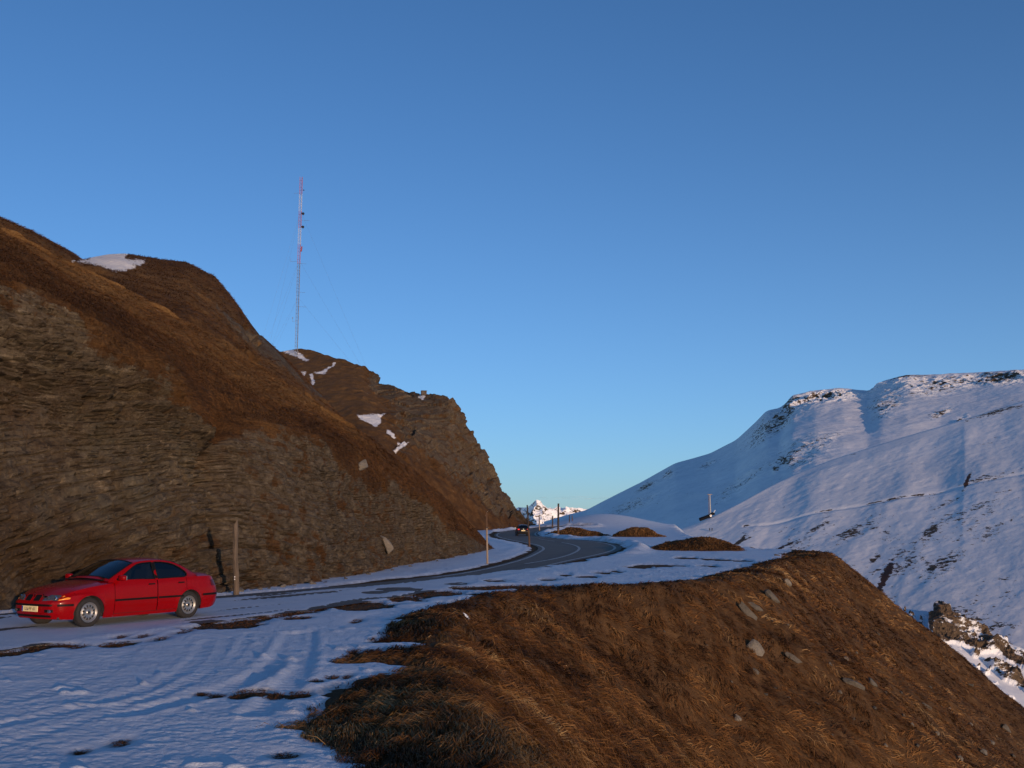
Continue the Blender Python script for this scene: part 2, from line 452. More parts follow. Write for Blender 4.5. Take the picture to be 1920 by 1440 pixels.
# road sheet
nw = 13
w = np.linspace(0, 1, nw)[None, :, None]
rv = LE[:, None, :] * (1 - w) + RE[:, None, :] * w
rz = h_flat(rv[..., 0], rv[..., 1]) + 0.020
wear = np.clip(np.abs(((w[..., 0] * 4) % 2) - 1), 0, 1) * np.ones((500, 1))
road = grid_mesh('road', np.dstack([rv, rz]), M_ASPH, attrs={'wear': sstep(0.55, 0.95, wear) * 0.5})
def ribbon(name, pts, width, lift, mat, n=160, taper=True):
    c = resample(pts, n); t = np.gradient(c, axis=0); t /= np.linalg.norm(t, axis=1)[:, None]
    nn = np.stack([-t[:, 1], t[:, 0]], -1)
    k = np.array([-0.5, 0.5])
    v = c[:, None, :] + nn[:, None, :] * (k * width)[None, :, None]
    return grid_mesh(name, np.dstack([v, h_flat(v[..., 0], v[..., 1]) + lift]), mat)
tp = NT('road_paint'); pp = tp.pos()
tp.set(Base_Color=tp.mix(tp.step(tp.noise(pp, 9.0, 6, 0.75), 0.40, 0.62), (0.12, 0.12, 0.12), (0.62, 0.62, 0.60)), Roughness=0.7)
def offset_line(base, other, m):
    return [tuple(a + (b - a) / max(np.linalg.norm(b - a), 1e-6) * m) for a, b in zip(base, other)]
a0, a1 = 210, 500
ribbon('road_edge_line', [tuple(p) for p in offset_line(LE[60:500:4], RE[60:500:4], 0.75)], 0.20, 0.026, tp.m, 400)
ribbon('road_edge_line', [tuple(p) for p in offset_line(RE[60:500:4], LE[60:500:4], 0.75)], 0.20, 0.026, tp.m, 400)
CENTRE = gpts([(985, 1058), (1037, 1049.5), (1067, 1041.5), (1083, 1034), (1087, 1029), (1083, 1025), (1070, 1020.5), (1053, 1017.5)])
ribbon('road_centre_line', CENTRE, 0.20, 0.026, tp.m, 120)
ribbon('road_centre_line', gpts([(1040, 1015.3), (1022, 1012.8), (1010, 1010.5)]), 0.16, 0.026, tp.m, 30)

# snow sheet: a real layer with thickness that thins out to nothing
sa_, _ = ray(np.linspace(-330, 1620, 1150), np.full(1150, HZ))
sD = np.r_[1 / np.linspace(1 / 4.2, 1 / 48.0, 620), np.arange(48.7, 300, 0.9)]
sx, sy = sa_[None, :] * sD[:, None], np.repeat(sD[:, None], 1150, 1)
sd = sd_poly(sx, sy, SNOW_POLY)
far = np.clip(sy / 14.0, 1, 6)
edge_n = fbm(sx * 1.4 / 1, sy * 0.9, None, 5, 41) * 0.40 * np.minimum(far, 2.2)
cov = sd + edge_n                                       # metres inside the snow
bare = sd_poly(sx, sy, BARE)
cov = np.minimum(cov, -bare - 0.30 + 0.28 * fbm(sx * 0.5, sy * 0.5, None, 4, 43) * np.minimum(far, 3))
vl = dist_line(sx, sy, VERGE)
cov = np.minimum(cov, vl - 0.55 + 0.35 * fbm(sx * 0.7, sy * 0.7, None, 3, 47))
for (px, py, hw, hh) in PATCHES:
    cx, cy = ground_hit([px], [py]); cx, cy = cx[0], cy[0]
    y1 = ground_hit([px], [py - hh])[1][0]; y0 = ground_hit([px], [py + hh])[1][0]
    a = hw / F * cy; b = (y1 - y0) / 2
    # patch lies along its own viewing ray in length; true ellipse on the ground
    k = np.hypot((sx - cx) / a, (sy - cy) / b)
    cov = np.minimum(cov, (k - 1) * min(a, b) + 0.7 * min(a, 0.55) * fbm(sx * 2.2, sy * 1.6, None, 4, 53))
road_d = sd_poly(sx, sy, ROAD_POLY)
# thin, wheel-polished snow over the carriageway: streaks of asphalt show
ax, ay = 0.45, 0.893
along = sx * ax + sy * ay; across = sx * ay - sy * ax
streak = fbm(along * 0.16, across * 1.5, None, 5, 61)
thin = sstep(-0.3, 0.6, road_d)
leftd = dist_line(sx, sy, [tuple(p) for p in LE[::8]])
cov_r = (streak + 0.34 + 0.10 - 0.80 * sstep(1.3, 0.4, leftd)) * 0.8
lane = sstep(60, 34, sy)
cov = np.where(road_d > -0.2, np.minimum(cov, cov_r * lane + (1 - lane) * cov), cov)
thick = np.clip(cov, -0.4, 0.5)
fade = 1 / (1 + (sy / 45.0) ** 2)
lump = fade * fbm(sx * 2.1, sy * 2.9, None, 5, 71, 0.55)
lump2 = fade * fbm(sx * 6.5, sy * 8.5, None, 3, 75)
rough = (1 - 0.65 * thin)
# scattered crusty lumps lying in rows, and a fine frozen grain near the camera
bumps = fade * sstep(0.42, 0.75, fbm(sx * 1.9 + sy * 0.4, sy * 4.2, None, 3, 79, 0.6)) * (0.4 + 0.6 * sstep(-0.2, 0.4, fbm(sx * 0.35, sy * 0.5, None, 2, 81)))
midb = sstep(14, 28, sy) * sstep(130, 80, sy) * np.maximum(0, fbm(sx * 0.85, sy * 0.75, None, 4, 89))
crust = sstep(26, 10, sy) * fbm(sx * 14, sy * 17, None, 2, 87)
t = np.where(thick > 0, 0.036 * (1 - np.exp(-thick / 0.10)), thick * 0.25)
t = t * (1 - 0.6 * thin)
t = t + sstep(0.0, 0.25, thick) * rough * (0.010 * lump + 0.012 * np.maximum(0, lump2) + 0.060 * bumps + 0.007 * crust + 0.05 * midb)
rutmask = np.zeros_like(sx)
for pts, wd, dp in RUTS:
    dl = dist_line(sx, sy, [tuple(p) for p in resample(gpts(pts), 24)])
    g = np.exp(-(dl / wd) ** 4)
    t = t * (1 - 0.60 * min(1, dp / 0.05) * g * (thick > 0)) - g * dp * 0.10 * (thick > 0) + 0.016 * min(1, dp / 0.05) * np.exp(-((dl - wd * 1.6) / 0.07) ** 2) * (thick > 0) * np.maximum(0, 0.5 + 0.9 * vnoise(sx * 3, sy * 3, None, 83)) + g * 0.006 * np.sin(sy * 34 + sx * 9) * (thick > 0.1) * (sy < 22)
    rutmask = np.maximum(rutmask, g)
# ploughed snow bank along the outside of the bend
rb = np.where(bare < 0, -bare, 0)
bank = np.exp(-((rb - 1.3) / 0.8) ** 2) * sstep(66, 80, sy) * (bare < 0) * (0.32 + 0.2 * vnoise(sx * 0.5, sy * 0.5, None, 85))
bank *= sstep(1.0, 3.0, vl)
t = t + bank
dirt = np.clip(sstep(0.10, 0.0, thick) * 0.55 + thin * 0.14 * lane, 0, 1)
sz = h_all(sx, sy) + t + np.where(road_d > -0.2, 0.012, 0)
keepv = t > -0.06
kf = keepv[:-1, :-1] | keepv[1:, :-1] | keepv[:-1, 1:] | keepv[1:, 1:]
snow = grid_mesh('snow_cover', np.stack([sx, sy, sz], -1), M_SNOW, keep=kf, attrs={'dirt': dirt})

# ------------------------------------------------------------------ embankment
ex, ey = np.meshgrid(np.arange(-4, 62, 0.16), np.arange(1.0, 96, 0.16))
ed = out_dist(ex, ey)
ez = h_all(ex, ey, ed) + 0.015 - 0.5 * sstep(-0.6, -2.2, ed)
bank_ob = grid_mesh('grassy_bank', np.stack([ex, ey, ez], -1), M_SOIL, keep=(ed[:-1, :-1] > -2.0) & (ed[:-1, :-1] < 45))

# ------------------------------------------------------------------ lofted hills
def loft(cols, knots, nrows, smooth_cols=3, smooth_rows=0):
    """knots: list of (px array, py array, D array) per row curve; returns V (rows, cols, 3), and fractional row index"""
    K = np.array([P(cols, np.interp(cols, k[0], k[1]), np.interp(cols, k[0], k[2])) for k in knots])   # (nk, nc, 3)
    for _ in range(smooth_cols):
        K[:, 1:-1] = 0.25 * K[:, :-2] + 0.5 * K[:, 1:-1] + 0.25 * K[:, 2:]
    out = []; fr = []
    for i, n in enumerate(nrows):
        tt = np.linspace(0, 1, n, endpoint=(i == len(nrows) - 1))
        for q in tt:
            out.append(K[i] * (1 - q) + K[i + 1] * q); fr.append(i + q)
    V = np.array(out)
    for _ in range(smooth_rows):
        V[1:-1] = 0.25 * V[:-2] + 0.5 * V[1:-1] + 0.25 * V[2:]
    return V, np.array(fr)
def normals(V):
    du = np.gradient(V, axis=1); dv = np.gradient(V, axis=0)
    n = np.cross(du, dv); n /= np.linalg.norm(n, axis=2)[..., None] + 1e-9
    return n
def tab(rows):
    """rows of (px, (py, D), (py, D) ...) -> knots"""
    px = np.array([r[0] for r in rows], float)
    return [(px, np.array([r[k][0] for r in rows], float), np.array([r[k][1] for r in rows], float)) for k in range(1, len(rows[0]))]

# --- near road cut with its grass cap
A = [(-700, 1212, 240, 8, 60, 24), (-500, 1188, 330, 9, 160, 25), (-200, 1164, 430, 10, 300, 25), (0, 1146, 512, 10.5, 428, 25), (100, 1139, 545, 10.5, 478, 25), (200, 1131, 605, 10, 526, 25),
     (300, 1123, 672, 10, 578, 24), (380, 1117, 742, 10, 622, 23), (450, 1110, 782, 10, 662, 22), (520, 1102, 800, 9, 708, 20), (600, 1093, 818, 8, 762, 17),
     (680, 1078, 858, 7, 812, 13), (760, 1062, 915, 5.5, 876, 10), (820, 1050, 957, 4.5, 921, 7.5), (850, 1046, 985, 4, 953, 6.2), (880, 1040, 1003, 3.2, 981, 5), (900, 1036, 1015, 2.6, 1001, 4.2), (915, 1033, 1024, 1.8, 1019, 3.0), (924, 1031, 1029, 1, 1027, 1.6)]
rows = []
for (px, bpy_, rpy, rd, cpy, cd) in A:
    D0 = float(np.interp(px, [-700, -500, -200, 0], [17.5, 19.5, 22.3, 24.8])) if px <= 0 else float(ground_hit([px], [bpy_])[1][0])
    rows.append((px, (bpy_ + 10, D0 - 0.3), (bpy_ - 0.12 * (bpy_ - rpy), D0 + rd * 0.10), (rpy, D0 + rd), (cpy, D0 + cd), (cpy + 40, D0 + cd + 6), (cpy + 150, D0 + cd + 16)))
cols = np.r_[np.arange(-700, -60, 3.0), np.arange(-60, 925, 1.25)]
VA, fr = loft(cols, tab(rows), [34, 270, 150, 26, 12], 6)
nA = normals(VA)
px_, py_ = project(VA[..., 0], VA[..., 1], VA[..., 2])
FR = fr[:, None] * np.ones((1, len(cols)))
x, y, z = VA[..., 0], VA[..., 1], VA[..., 2]
grassA = sstep(1.72, 2.12, FR + 0.16 * fbm(x * 0.25, z * 0.25, y * 0.25, 5, 101) * 2.0)
sc = sstep(380, 560, px_ + 80 * fbm(x * 0.2, z * 0.3, y * 0.2, 3, 103)) * (1 - 0.3 * sstep(640, 800, px_))
sc = np.maximum(sc, 0.8 * sstep(1.35, 1.15, FR) * sstep(150, 420, px_))
# slabs: layers of unequal thickness broken into blocks
al = x * 0.43 + y * 0.9
fold = 2.3 * sstep(15, 27, al) * sstep(9.5, 3.0, z) - 0.6 * sstep(27, 40, al)
Lc = z - fold + 1.1 * fbm(al * 0.075, z * 0.11, None, 2, 106) + 0.45 * fbm(al * 0.20, z * 0.25, None, 3, 105) + 0.06 * fbm(al * 0.6, z * 0.7, None, 2, 107)
disp = np.zeros_like(x); crack = np.zeros_like(x)
for thk, ln, am, stair, sdv in ((1.05, 3.0, 0.55, 0.22, 1), (0.40, 1.3, 0.46, 0.42, 2), (0.15, 0.6, 0.17, 0.40, 3)):
    lf = Lc / thk + 0.5 * vnoise(al * 0.15, np.zeros_like(al), None, 110 + sdv)
    li = np.floor(lf); bl = al / ln + hash01(li, li * 0, None, sdv) * 5; bi = np.floor(bl)
    hv = hash01(li, bi, None, 120 + sdv)
    disp += am * (hv - 0.5) + stair * thk * (lf - li - 0.5)
    edge = np.minimum((lf - li) * thk, np.minimum(bl - bi, bi + 1 - bl) * ln * 1.5)
    crack = np.maximum(crack, (1 - sstep(0.02, 0.07, edge)) * (hash01(li, bi, None, 150 + sdv) > 0.55) * (0.35 + 0.65 * thk))
disp -= 0.36 * crack
blocky = sstep(-0.25, 0.35, fbm(al * 0.11, z * 0.18, None, 3, 131) + 0.5 * sstep(2.6, 7.0, z) - 0.25) * (1 - 0.75 * sc)
fineA = 0.55 * fbm(x * 0.4, z * 0.6, y * 0.4, 5, 133) + 0.20 * fbm(x * 2.2, z * 3.0, y * 2.2, 4, 137)
rockA = disp * (0.40 + 1.15 * blocky) + fineA * (0.55 + 0.5 * sc)
lumpA = 0.55 * fbm(x * 0.22, z * 0.3, y * 0.22, 4, 141) + 0.13 * fbm(x * 1.4, z * 1.4, y * 1.4, 4, 143)
dA = rockA * (1 - grassA) + lumpA * grassA
groove = np.exp(-((px_ - 412 - 10 * fbm(z * 0.5, al * 0.1, None, 3, 161)) / 17) ** 2) * sstep(0.9, 1.25, FR) * (1 - sstep(1.8, 2.2, FR))
dA = dA - 0.8 * groove
dA *= sstep(0, 0.5, FR) * sstep(925, 860, px_)
nA = nA * np.where((nA[..., 1] < 0)[..., None], 1, -1)
hz_ = np.stack([np.full_like(x, 0.90), np.full_like(x, -0.43), np.full_like(x, 0.12)], -1)
wg = grassA[..., None]
VA = VA + (nA * wg + hz_ * (1 - wg)) * dA[..., None]
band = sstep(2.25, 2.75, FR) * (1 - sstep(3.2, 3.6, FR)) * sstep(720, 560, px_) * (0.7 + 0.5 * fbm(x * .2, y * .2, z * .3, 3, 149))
M_HILLA = mat_rock_hill('slate_and_grass')
hillA = grid_mesh('rock_hillside', VA, M_HILLA, smooth=False,
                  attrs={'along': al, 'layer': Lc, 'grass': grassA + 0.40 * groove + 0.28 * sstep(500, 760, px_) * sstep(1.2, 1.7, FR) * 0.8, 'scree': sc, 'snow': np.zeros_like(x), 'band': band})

# --- hill behind it
B = [(-700, 240, 66, 220, 110), (-400, 330, 62, 296, 100), (-200, 380, 60, 345, 95), (0, 470, 58, 407, 90), (60, 500, 58, 432, 92), (130, 540, 58, 470, 95), (155, 555, 58, 487, 97), (200, 575, 60, 477, 105), (235, 590, 61, 475, 107), (270, 605, 62, 480, 110),
     (300, 620, 62, 485, 111), (350, 650, 62, 490, 111), (400, 690, 63, 516, 112), (430, 705, 63, 550, 112), (460, 730, 63, 590, 113), (490, 745, 64, 630, 115), (525, 765, 64, 661, 118), (560, 790, 65, 695, 120), (600, 820, 66, 738, 120),
     (650, 850, 68, 795, 118), (720, 900, 72, 870, 115)]
rows = []
for (px, p0, D0, cp, cD) in B:
    rows.append((px, (p0 + 60, D0 - 6), (p0, D0 + 2), (p0 * 0.42 + cp * 0.58, D0 * 0.40 + cD * 0.60), (cp, cD), (cp + 16, cD + 12), (cp + 130, cD + 40)))
colsB = np.arange(-700, 720, 2.0)
VB, fr = loft(colsB, tab(rows), [20, 90, 110, 30, 12], 4)
nB = normals(VB); x, y, z = VB[..., 0], VB[..., 1], VB[..., 2]
px_, py_ = project(x, y, z); FR = fr[:, None] * np.ones((1, len(colsB)))
dB = 1.7 * fbm(x * 0.06, y * 0.06, z * 0.09, 4, 201) + 0.45 * fbm(x * 0.35, y * 0.35, z * 0.5, 5, 203)
face = sstep(300, 400, px_) * sstep(1.9, 2.5, FR)
rockB = face * sstep(-0.05, 0.35, fbm(x * 0.12, y * 0.12, z * 0.16, 4, 207) + 0.25 * sstep(420, 480, px_))
dB = dB + rockB * 0.6 * (ridged(x * 0.3, z * 0.3, 4, 209) - 0.5)
dB *= sstep(0.0, 0.6, FR) * (1 - 0.92 * sstep(2.35, 2.95, FR))
VB = VB + nB * (dB * np.where(nB[..., 1] < 0, 1, -1))[..., None]
snB = np.clip(0.50 + sd_poly(px_, py_, [(135, 490), (165, 486), (190, 472), (228, 468), (245, 470), (232, 483), (272, 487), (262, 496), (232, 502), (205, 504), (190, 498), (160, 492)]) / 9.0, 0, 1.0) * (FR < 3.4)
snB = np.maximum(snB, 0.8 * in_poly(px_, py_, [(205, 508), (222, 510), (219, 515), (206, 513)]))
hillB = grid_mesh('rock_hillside', VB, mat_rock_hill('hill_grass', 0.9), smooth=True,
                  attrs={'along': x * 0.5 + y * 0.86, 'layer': z * 0.8 + 0.3 * x, 'grass': 1.15 - 0.95 * rockB, 'scree': 0.6 * np.ones_like(x), 'snow': snB * 1.1, 'band': 0.35 * sstep(1.5, 2.1, FR) * (1 - sstep(2.3, 2.9, FR))})

# --- mast hill, whose foot reaches the far road
C_ = [(420, 1000, 150, 900, 190, 720, 262, 690, 300), (500, 1000, 150, 880, 190, 700, 270, 660, 300), (525, 1000, 150, 880, 190, 696, 270, 661, 300), (560, 1000, 152, 870, 190, 694, 268, 656, 300), (600, 1000, 155, 868, 190, 700, 262, 661, 295), (640, 1000, 160, 862, 190, 712, 252, 671, 283),
      (680, 1000, 165, 850, 190, 728, 245, 686, 272), (710, 999, 170, 850, 190, 762, 235, 714, 264), (740, 998, 178, 858, 194, 780, 230, 719, 257), (770, 997, 185, 872, 198, 800, 228, 734, 250), (795, 996.5, 190, 885, 202, 812, 226, 738, 246), (818, 996, 193, 898, 204, 824, 226, 741, 243),
      (842, 995.5, 197, 912, 206, 838, 226, 745, 241), (870, 995, 201, 932, 209, 866, 228, 790, 241), (905, 994.5, 206, 952, 213, 905, 231, 850, 243), (930, 993.5, 212, 966, 218, 934, 235, 899, 247), (955, 992.5, 220, 978, 226, 962, 242, 943, 253),
      (985, 991, 236, 987, 241, 983, 255, 975, 265), (1005, 990, 262, 988.5, 266, 987.3, 275, 984, 280), (1022, 989, 284, 988.6, 286, 988.4, 290, 988, 294)]
rows = [(c[0], (c[1] + 4, c[2] - 0.5), (c[3], c[4]), (c[5], c[6]), (c[7], c[8]), (c[7] + 8, c[8] + 20), (c[7] + 120, c[8] + 80)) for c in C_]
colsC = np.arange(420, 1022, 1.2)
VC, fr = loft(colsC, tab(rows), [110, 110, 70, 20, 10], 4, 2)
nC = normals(VC); x, y, z = VC[..., 0], VC[..., 1], VC[..., 2]
px_, py_ = project(x, y, z); FR = fr[:, None] * np.ones((1, len(colsC)))
taper = sstep(1015, 960, px_) * 0.85 + 0.15
rockC = sstep(690, 760, px_ + 30 * fbm(x * 0.05, z * 0.06, y * 0.05, 3, 301)) * sstep(0.9, 1.5, FR + 0.3 * fbm(x * .1, z * .1, y * .1, 3, 303))
rockC = np.maximum(rockC, sstep(680, 700, px_) * sstep(2.3, 2.6, FR)) 
alC = x * 0.5 + y * 0.86
LcC = z - 0.25 * alC + 1.5 * fbm(x * 0.04, z * 0.05, y * 0.04, 3, 305)
dC = 1.6 * fbm(x * 0.05, z * 0.07, y * 0.05, 4, 307) + 0.5 * fbm(x * 0.3, z * 0.4, y * 0.3, 5, 309)
for thk, ln, am, sdv in ((2.4, 7.0, 1.5, 5), (0.9, 3.0, 0.8, 6)):
    li = np.floor(LcC / thk); bi = np.floor(alC / ln + hash01(li, li * 0, None, sdv) * 5)
    dC = dC + rockC * am * (hash01(li, bi, None, 320 + sdv) - 0.5)
dC *= sstep(0.0, 0.25, FR) * taper
VC = VC + nC * (dC * np.where(nC[..., 1] < 0, 1, -1))[..., None]
snC = np.zeros_like(x)
for poly in ([(527, 657), (548, 658), (566, 664), (581, 673), (574, 675), (555, 668), (532, 662)], [(565, 698), (574, 697), (571, 704), (565, 704)],
             [(578, 700), (586, 699), (588, 708), (591, 714), (585, 719), (578, 718), (584, 712)], [(588, 697), (606, 693), (618, 686), (624, 678), (630, 677), (622, 687), (610, 697), (596, 699)],
             [(671, 785), (700, 783), (722, 782), (712, 788), (712, 798), (704, 804), (690, 795), (676, 791)], [(724, 809), (731, 811), (742, 820), (741, 823), (732, 820), (722, 817)],
             [(746, 826), (752, 833), (764, 834), (757, 841), (745, 846), (737, 843), (747, 838)], [(783, 736), (795, 737), (799, 742), (796, 744), (788, 741)]):
    snC = np.maximum(snC, np.clip(0.42 + sd_poly(px_, py_, poly) / 5.0, 0, 1.0))
snC *= FR < 3.3
hillC = grid_mesh('rock_hillside', VC, mat_rock_hill('crag_and_grass', 0.95), smooth=False,
                  attrs={'along': alC, 'layer': LcC * 0.5, 'grass': 1.1 - 0.72 * rockC, 'scree': 0.4 * np.ones_like(x), 'snow': snC, 'band': 0.3 * sstep(1.0, 1.6, FR) * (1 - rockC)})

# ------------------------------------------------------------------ snow mountains on the right
def m1_depth(px, py):      # a face that climbs away and to the right
    u, v = ray(np.array([float(px)]), np.array([float(py)]))
    return float((162.0 / (0.35 * u + 0.28 - v))[0])
M1 = [(1100, 1090, 1030, 1000), (1180, 1095, 1030, 1003), (1230, 1100, 1035, 1003), (1290, 1120, 1040, 991), (1340, 1140, 1040, 967), (1400, 1170, 1045, 936), (1450, 1200, 1050, 905), (1550, 1260, 1060, 864), (1650, 1330, 1070, 832), (1750, 1400, 1080, 802), (1850, 1450, 1090, 772), (1920, 1500, 1095, 750), (2100, 1600, 1100, 700), (2500, 1700, 1110, 640)]
rows = [(m[0], (m[1], m1_depth(m[0], m[1])), (m[2], m1_depth(m[0], m[2])), (m[3], m1_depth(m[0], m[3])), (m[3] + 14, m1_depth(m[0], m[3]) + 50), (m[3] + 130, m1_depth(m[0], m[3]) + 220)) for m in M1]
cm = np.arange(1100, 2500, 2.2)
V1, fr = loft(cm, tab(rows), [170, 230, 24, 10], 380, 12)
n1 = normals(V1); x, y, z = V1[..., 0], V1[..., 1], V1[..., 2]
px_, py_ = project(x, y, z); FR = fr[:, None] * np.ones((1, len(cm)))
up = np.where(n1[..., 2] < 0, -1, 1)
ga = x * 0.90 - y * 0.42       # across the fall line
gb = x * 0.42 + y * 0.90
gul = fbm(ga * 0.020, gb * 0.0055, None, 4, 401)
d1 = 3.6 * fbm(ga * 0.016, gb * 0.0050, None, 4, 401) + 1.6 * np.minimum(0, fbm(ga * 0.030, gb * 0.007, None, 2, 402)) + 0.30 * fbm(ga * 0.09, gb * 0.03, None, 3, 403) + 0.16 * fbm(x * 0.25, y * 0.25, None, 3, 405)
# a path benched across the slope
path = [(1395, 987), (1430, 984), (1520, 966), (1600, 951), (1700, 934), (1800, 916), (1920, 893), (2100, 860)]
pd = dist_line(px_, py_, path)
d1 = d1 - 0.45 * np.exp(-(pd / 2.2) ** 2)
d1 *= sstep(0.0, 0.4, FR) * (1 - 0.9 * sstep(1.85, 2.0, FR)) * (0.35 + 0.65 * sstep(1260, 1420, px_))
V1 = V1 + n1 * (d1 * up)[..., None]
rk = np.zeros_like(x)
def blob(cx, cy, a, b, rot, s):
    c, sn_ = math.cos(R(rot)), math.sin(R(rot))
    u = (px_ - cx) * c - (py_ - cy) * sn_; v = (px_ - cx) * sn_ + (py_ - cy) * c
    return s * np.exp(-((u / a) ** 2 + (v / b) ** 2))
for bl in ((1660, 1085, 42, 9, 62, 1.0), (1640, 1050, 16, 6, 30, .6), (1750, 1072, 10, 8, 30, .8), (1815, 906, 26, 4, 65, 0.9), (1460, 1028, 40, 3, 24, .9), (1385, 1020, 26, 3, 24, .9), (1530, 993, 26, 5, 28, .5), (1790, 940, 30, 5, 20, .5),
           (1390, 1015, 12, 4, 40, 1.0), (1745, 1000, 30, 10, 50, .4), (1850, 1010, 50, 12, 20, .35), (1820, 1180, 80, 50, 20, .42), (1700, 1060, 60, 30, 30, .38), (1780, 1060, 60, 40, 30, .36), (1860, 900, 60, 8, 12, .5), (1860, 775, 60, 6, 14, .5), (1600, 1000, 60, 12, 30, .32), (1500, 1010, 60, 15, 20, .3), (1840, 960, 60, 20, 20, .36)):
    rk = np.maximum(rk, blob(*bl))
rk = rk + 0.10 * sstep(1420, 1560, px_) * sstep(880, 1010, py_) + 0.10 * sstep(-0.1, 0.4, fbm(x * 0.02, y * 0.02, None, 3, 413))
rk = np.maximum(rk, 0.62 * np.exp(-((pd - 1.5) / 1.1) ** 2) * sstep(-0.35, 0.25, fbm(px_ * 0.02, py_ * 0.02, None, 3, 411)))
heath = np.clip(blob(1660, 1085, 60, 20, 62, 1.0) + blob(1815, 906, 30, 8, 65, 1.0) + blob(1460, 1028, 60, 8, 24, .8), 0, 1)
mount1 = grid_mesh('mountain', V1, mat_mountain('snow_slope', 0.55, 0.42), attrs={'rock': rk, 'heath': heath})

# low spur with a rocky outcrop, close under the bank
M0 = [(1480, 1180, 200, 1110, 240), (1560, 1220, 200, 1118, 250), (1620, 1260, 196, 1130, 255), (1660, 1290, 193, 1136, 256), (1710, 1330, 190, 1142, 256), (1740, 1350, 188, 1146, 252), (1760, 1360, 187, 1150, 248), (1785, 1370, 186, 1152, 247), (1810, 1380, 185, 1166, 246), (1850, 1395, 184, 1190, 244), (1920, 1430, 180, 1222, 240),
      (2050, 1480, 176, 1280, 232), (2300, 1560, 170, 1400, 220)]
rows = [(m[0], (m[1] + 180, m[2] - 40), (m[1], m[2]), (m[3], m[4]), (m[3] + 14, m[4] + 16), (m[3] + 120, m[4] + 60)) for m in M0]
c0 = np.arange(1480, 2300, 1.3)
V0, fr = loft(c0, tab(rows), [30, 150, 20, 10], 6, 3)
n0 = normals(V0); x, y, z = V0[..., 0], V0[..., 1], V0[..., 2]
px_, py_ = project(x, y, z); FR = fr[:, None] * np.ones((1, len(c0)))
oc = sd_poly(px_, py_, [(1750, 1147), (1768, 1140), (1790, 1158), (1835, 1185), (1880, 1212), (1925, 1235), (2040, 1300), (2040, 1330), (1925, 1260), (1902, 1245), (1870, 1226), (1838, 1226), (1812, 1212), (1790, 1206), (1762, 1208), (1742, 1188), (1742, 1166)])
oc = np.maximum(oc, sd_poly(px_, py_, [(1840, 1238), (1862, 1240), (1880, 1256), (1920, 1276), (1960, 1300), (1960, 1320), (1905, 1284), (1868, 1262)]) + 1)
for cx, cy, r in ((1725, 1184, 7), (1710, 1160, 9), (1670, 1150, 8), (1830, 1230, 9), (1660, 1140, 7), (1832, 1254, 7), (1850, 1262, 7), (1695, 1155, 5), (1728, 1170, 5), (1890, 1270, 10)):
    oc = np.maximum(oc, r - np.hypot(px_ - cx, (py_ - cy) * 1.6))
ocn = oc / 8.0 + 0.9 * fbm(x * 0.22, z * 0.3, y * 0.22, 5, 421)
rk0 = sstep(-0.05, 0.45, ocn)
d0 = 1.2 * fbm(x * 0.05, y * 0.05, None, 4, 423) + rk0 * (1.6 + 2.0 * (ridged(x * 0.16, z * 0.22 + y * 0.10, 5, 425) - 0.5) * 2)
d0 = d0 + 0.5 * sstep(0.4, 0.7, fbm(x * 0.5, y * 0.5, None, 3, 427))
d0 *= sstep(0, 0.6, FR)
V0 = V0 + n0 * (d0 * np.where(n0[..., 2] < 0, -1, 1))[..., None]
spur = grid_mesh('mountain_spur', V0, mat_mountain('outcrop', 0.5, 0.55), smooth=False, attrs={'rock': rk0 * (0.85 + 0.5 * fbm(x * .3, y * .3, z * .3, 3, 429)), 'heath': 0 * rk0})

# high ridge behind
M2 = [(1020, 990, 2100, 978, 3100), (1060, 990, 1900, 966, 2700), (1100, 988, 1700, 956, 2550), (1130, 986, 1500, 940, 2400), (1200, 1000, 1250, 905, 2200), (1265, 1002, 1100, 868, 2050), (1330, 990, 1020, 850, 1950), (1380, 975, 1000, 825, 1850), (1420, 950, 1000, 788, 1780), (1438, 945, 1000, 769, 1752), (1466, 930, 1000, 764, 1732),
      (1484, 920, 1000, 742, 1705), (1530, 900, 1000, 731, 1680), (1580, 885, 1010, 727, 1650), (1628, 868, 1030, 734, 1622), (1652, 860, 1040, 715, 1602), (1700, 845, 1060, 703, 1560), (1760, 828, 1080, 702, 1520), (1830, 805, 1090, 698, 1480), (1920, 780, 1100, 693, 1400), (2100, 730, 1150, 672, 1320), (2500, 660, 1210, 630, 1290)]
rows = [(m[0], (m[1] + 40, m[2] - 120), (m[1], m[2]), (m[3], m[4]), (m[3] + 6, m[4] + 60), (m[3] + 130, m[4] + 500)) for m in M2]
c2 = np.arange(1020, 2500, 1.7)
V2, fr = loft(c2, tab(rows), [30, 330, 20, 10], 16, 3)
n2 = normals(V2); x, y, z = V2[..., 0], V2[..., 1], V2[..., 2]
px_, py_ = project(x, y, z); FR = fr[:, None] * np.ones((1, len(c2)))
up = np.where(n2[..., 2] < 0, -1, 1)
crag = sstep(1400, 1490, px_) * sstep(1.60, 1.86, FR + 0.14 * fbm(x * 0.006, y * 0.006, z * 0.01, 3, 431)) * (0.55 + 0.45 * sstep(1640, 1560, px_))
lowrock = 0.0 * x
def blob2(*a): return blob(*a)
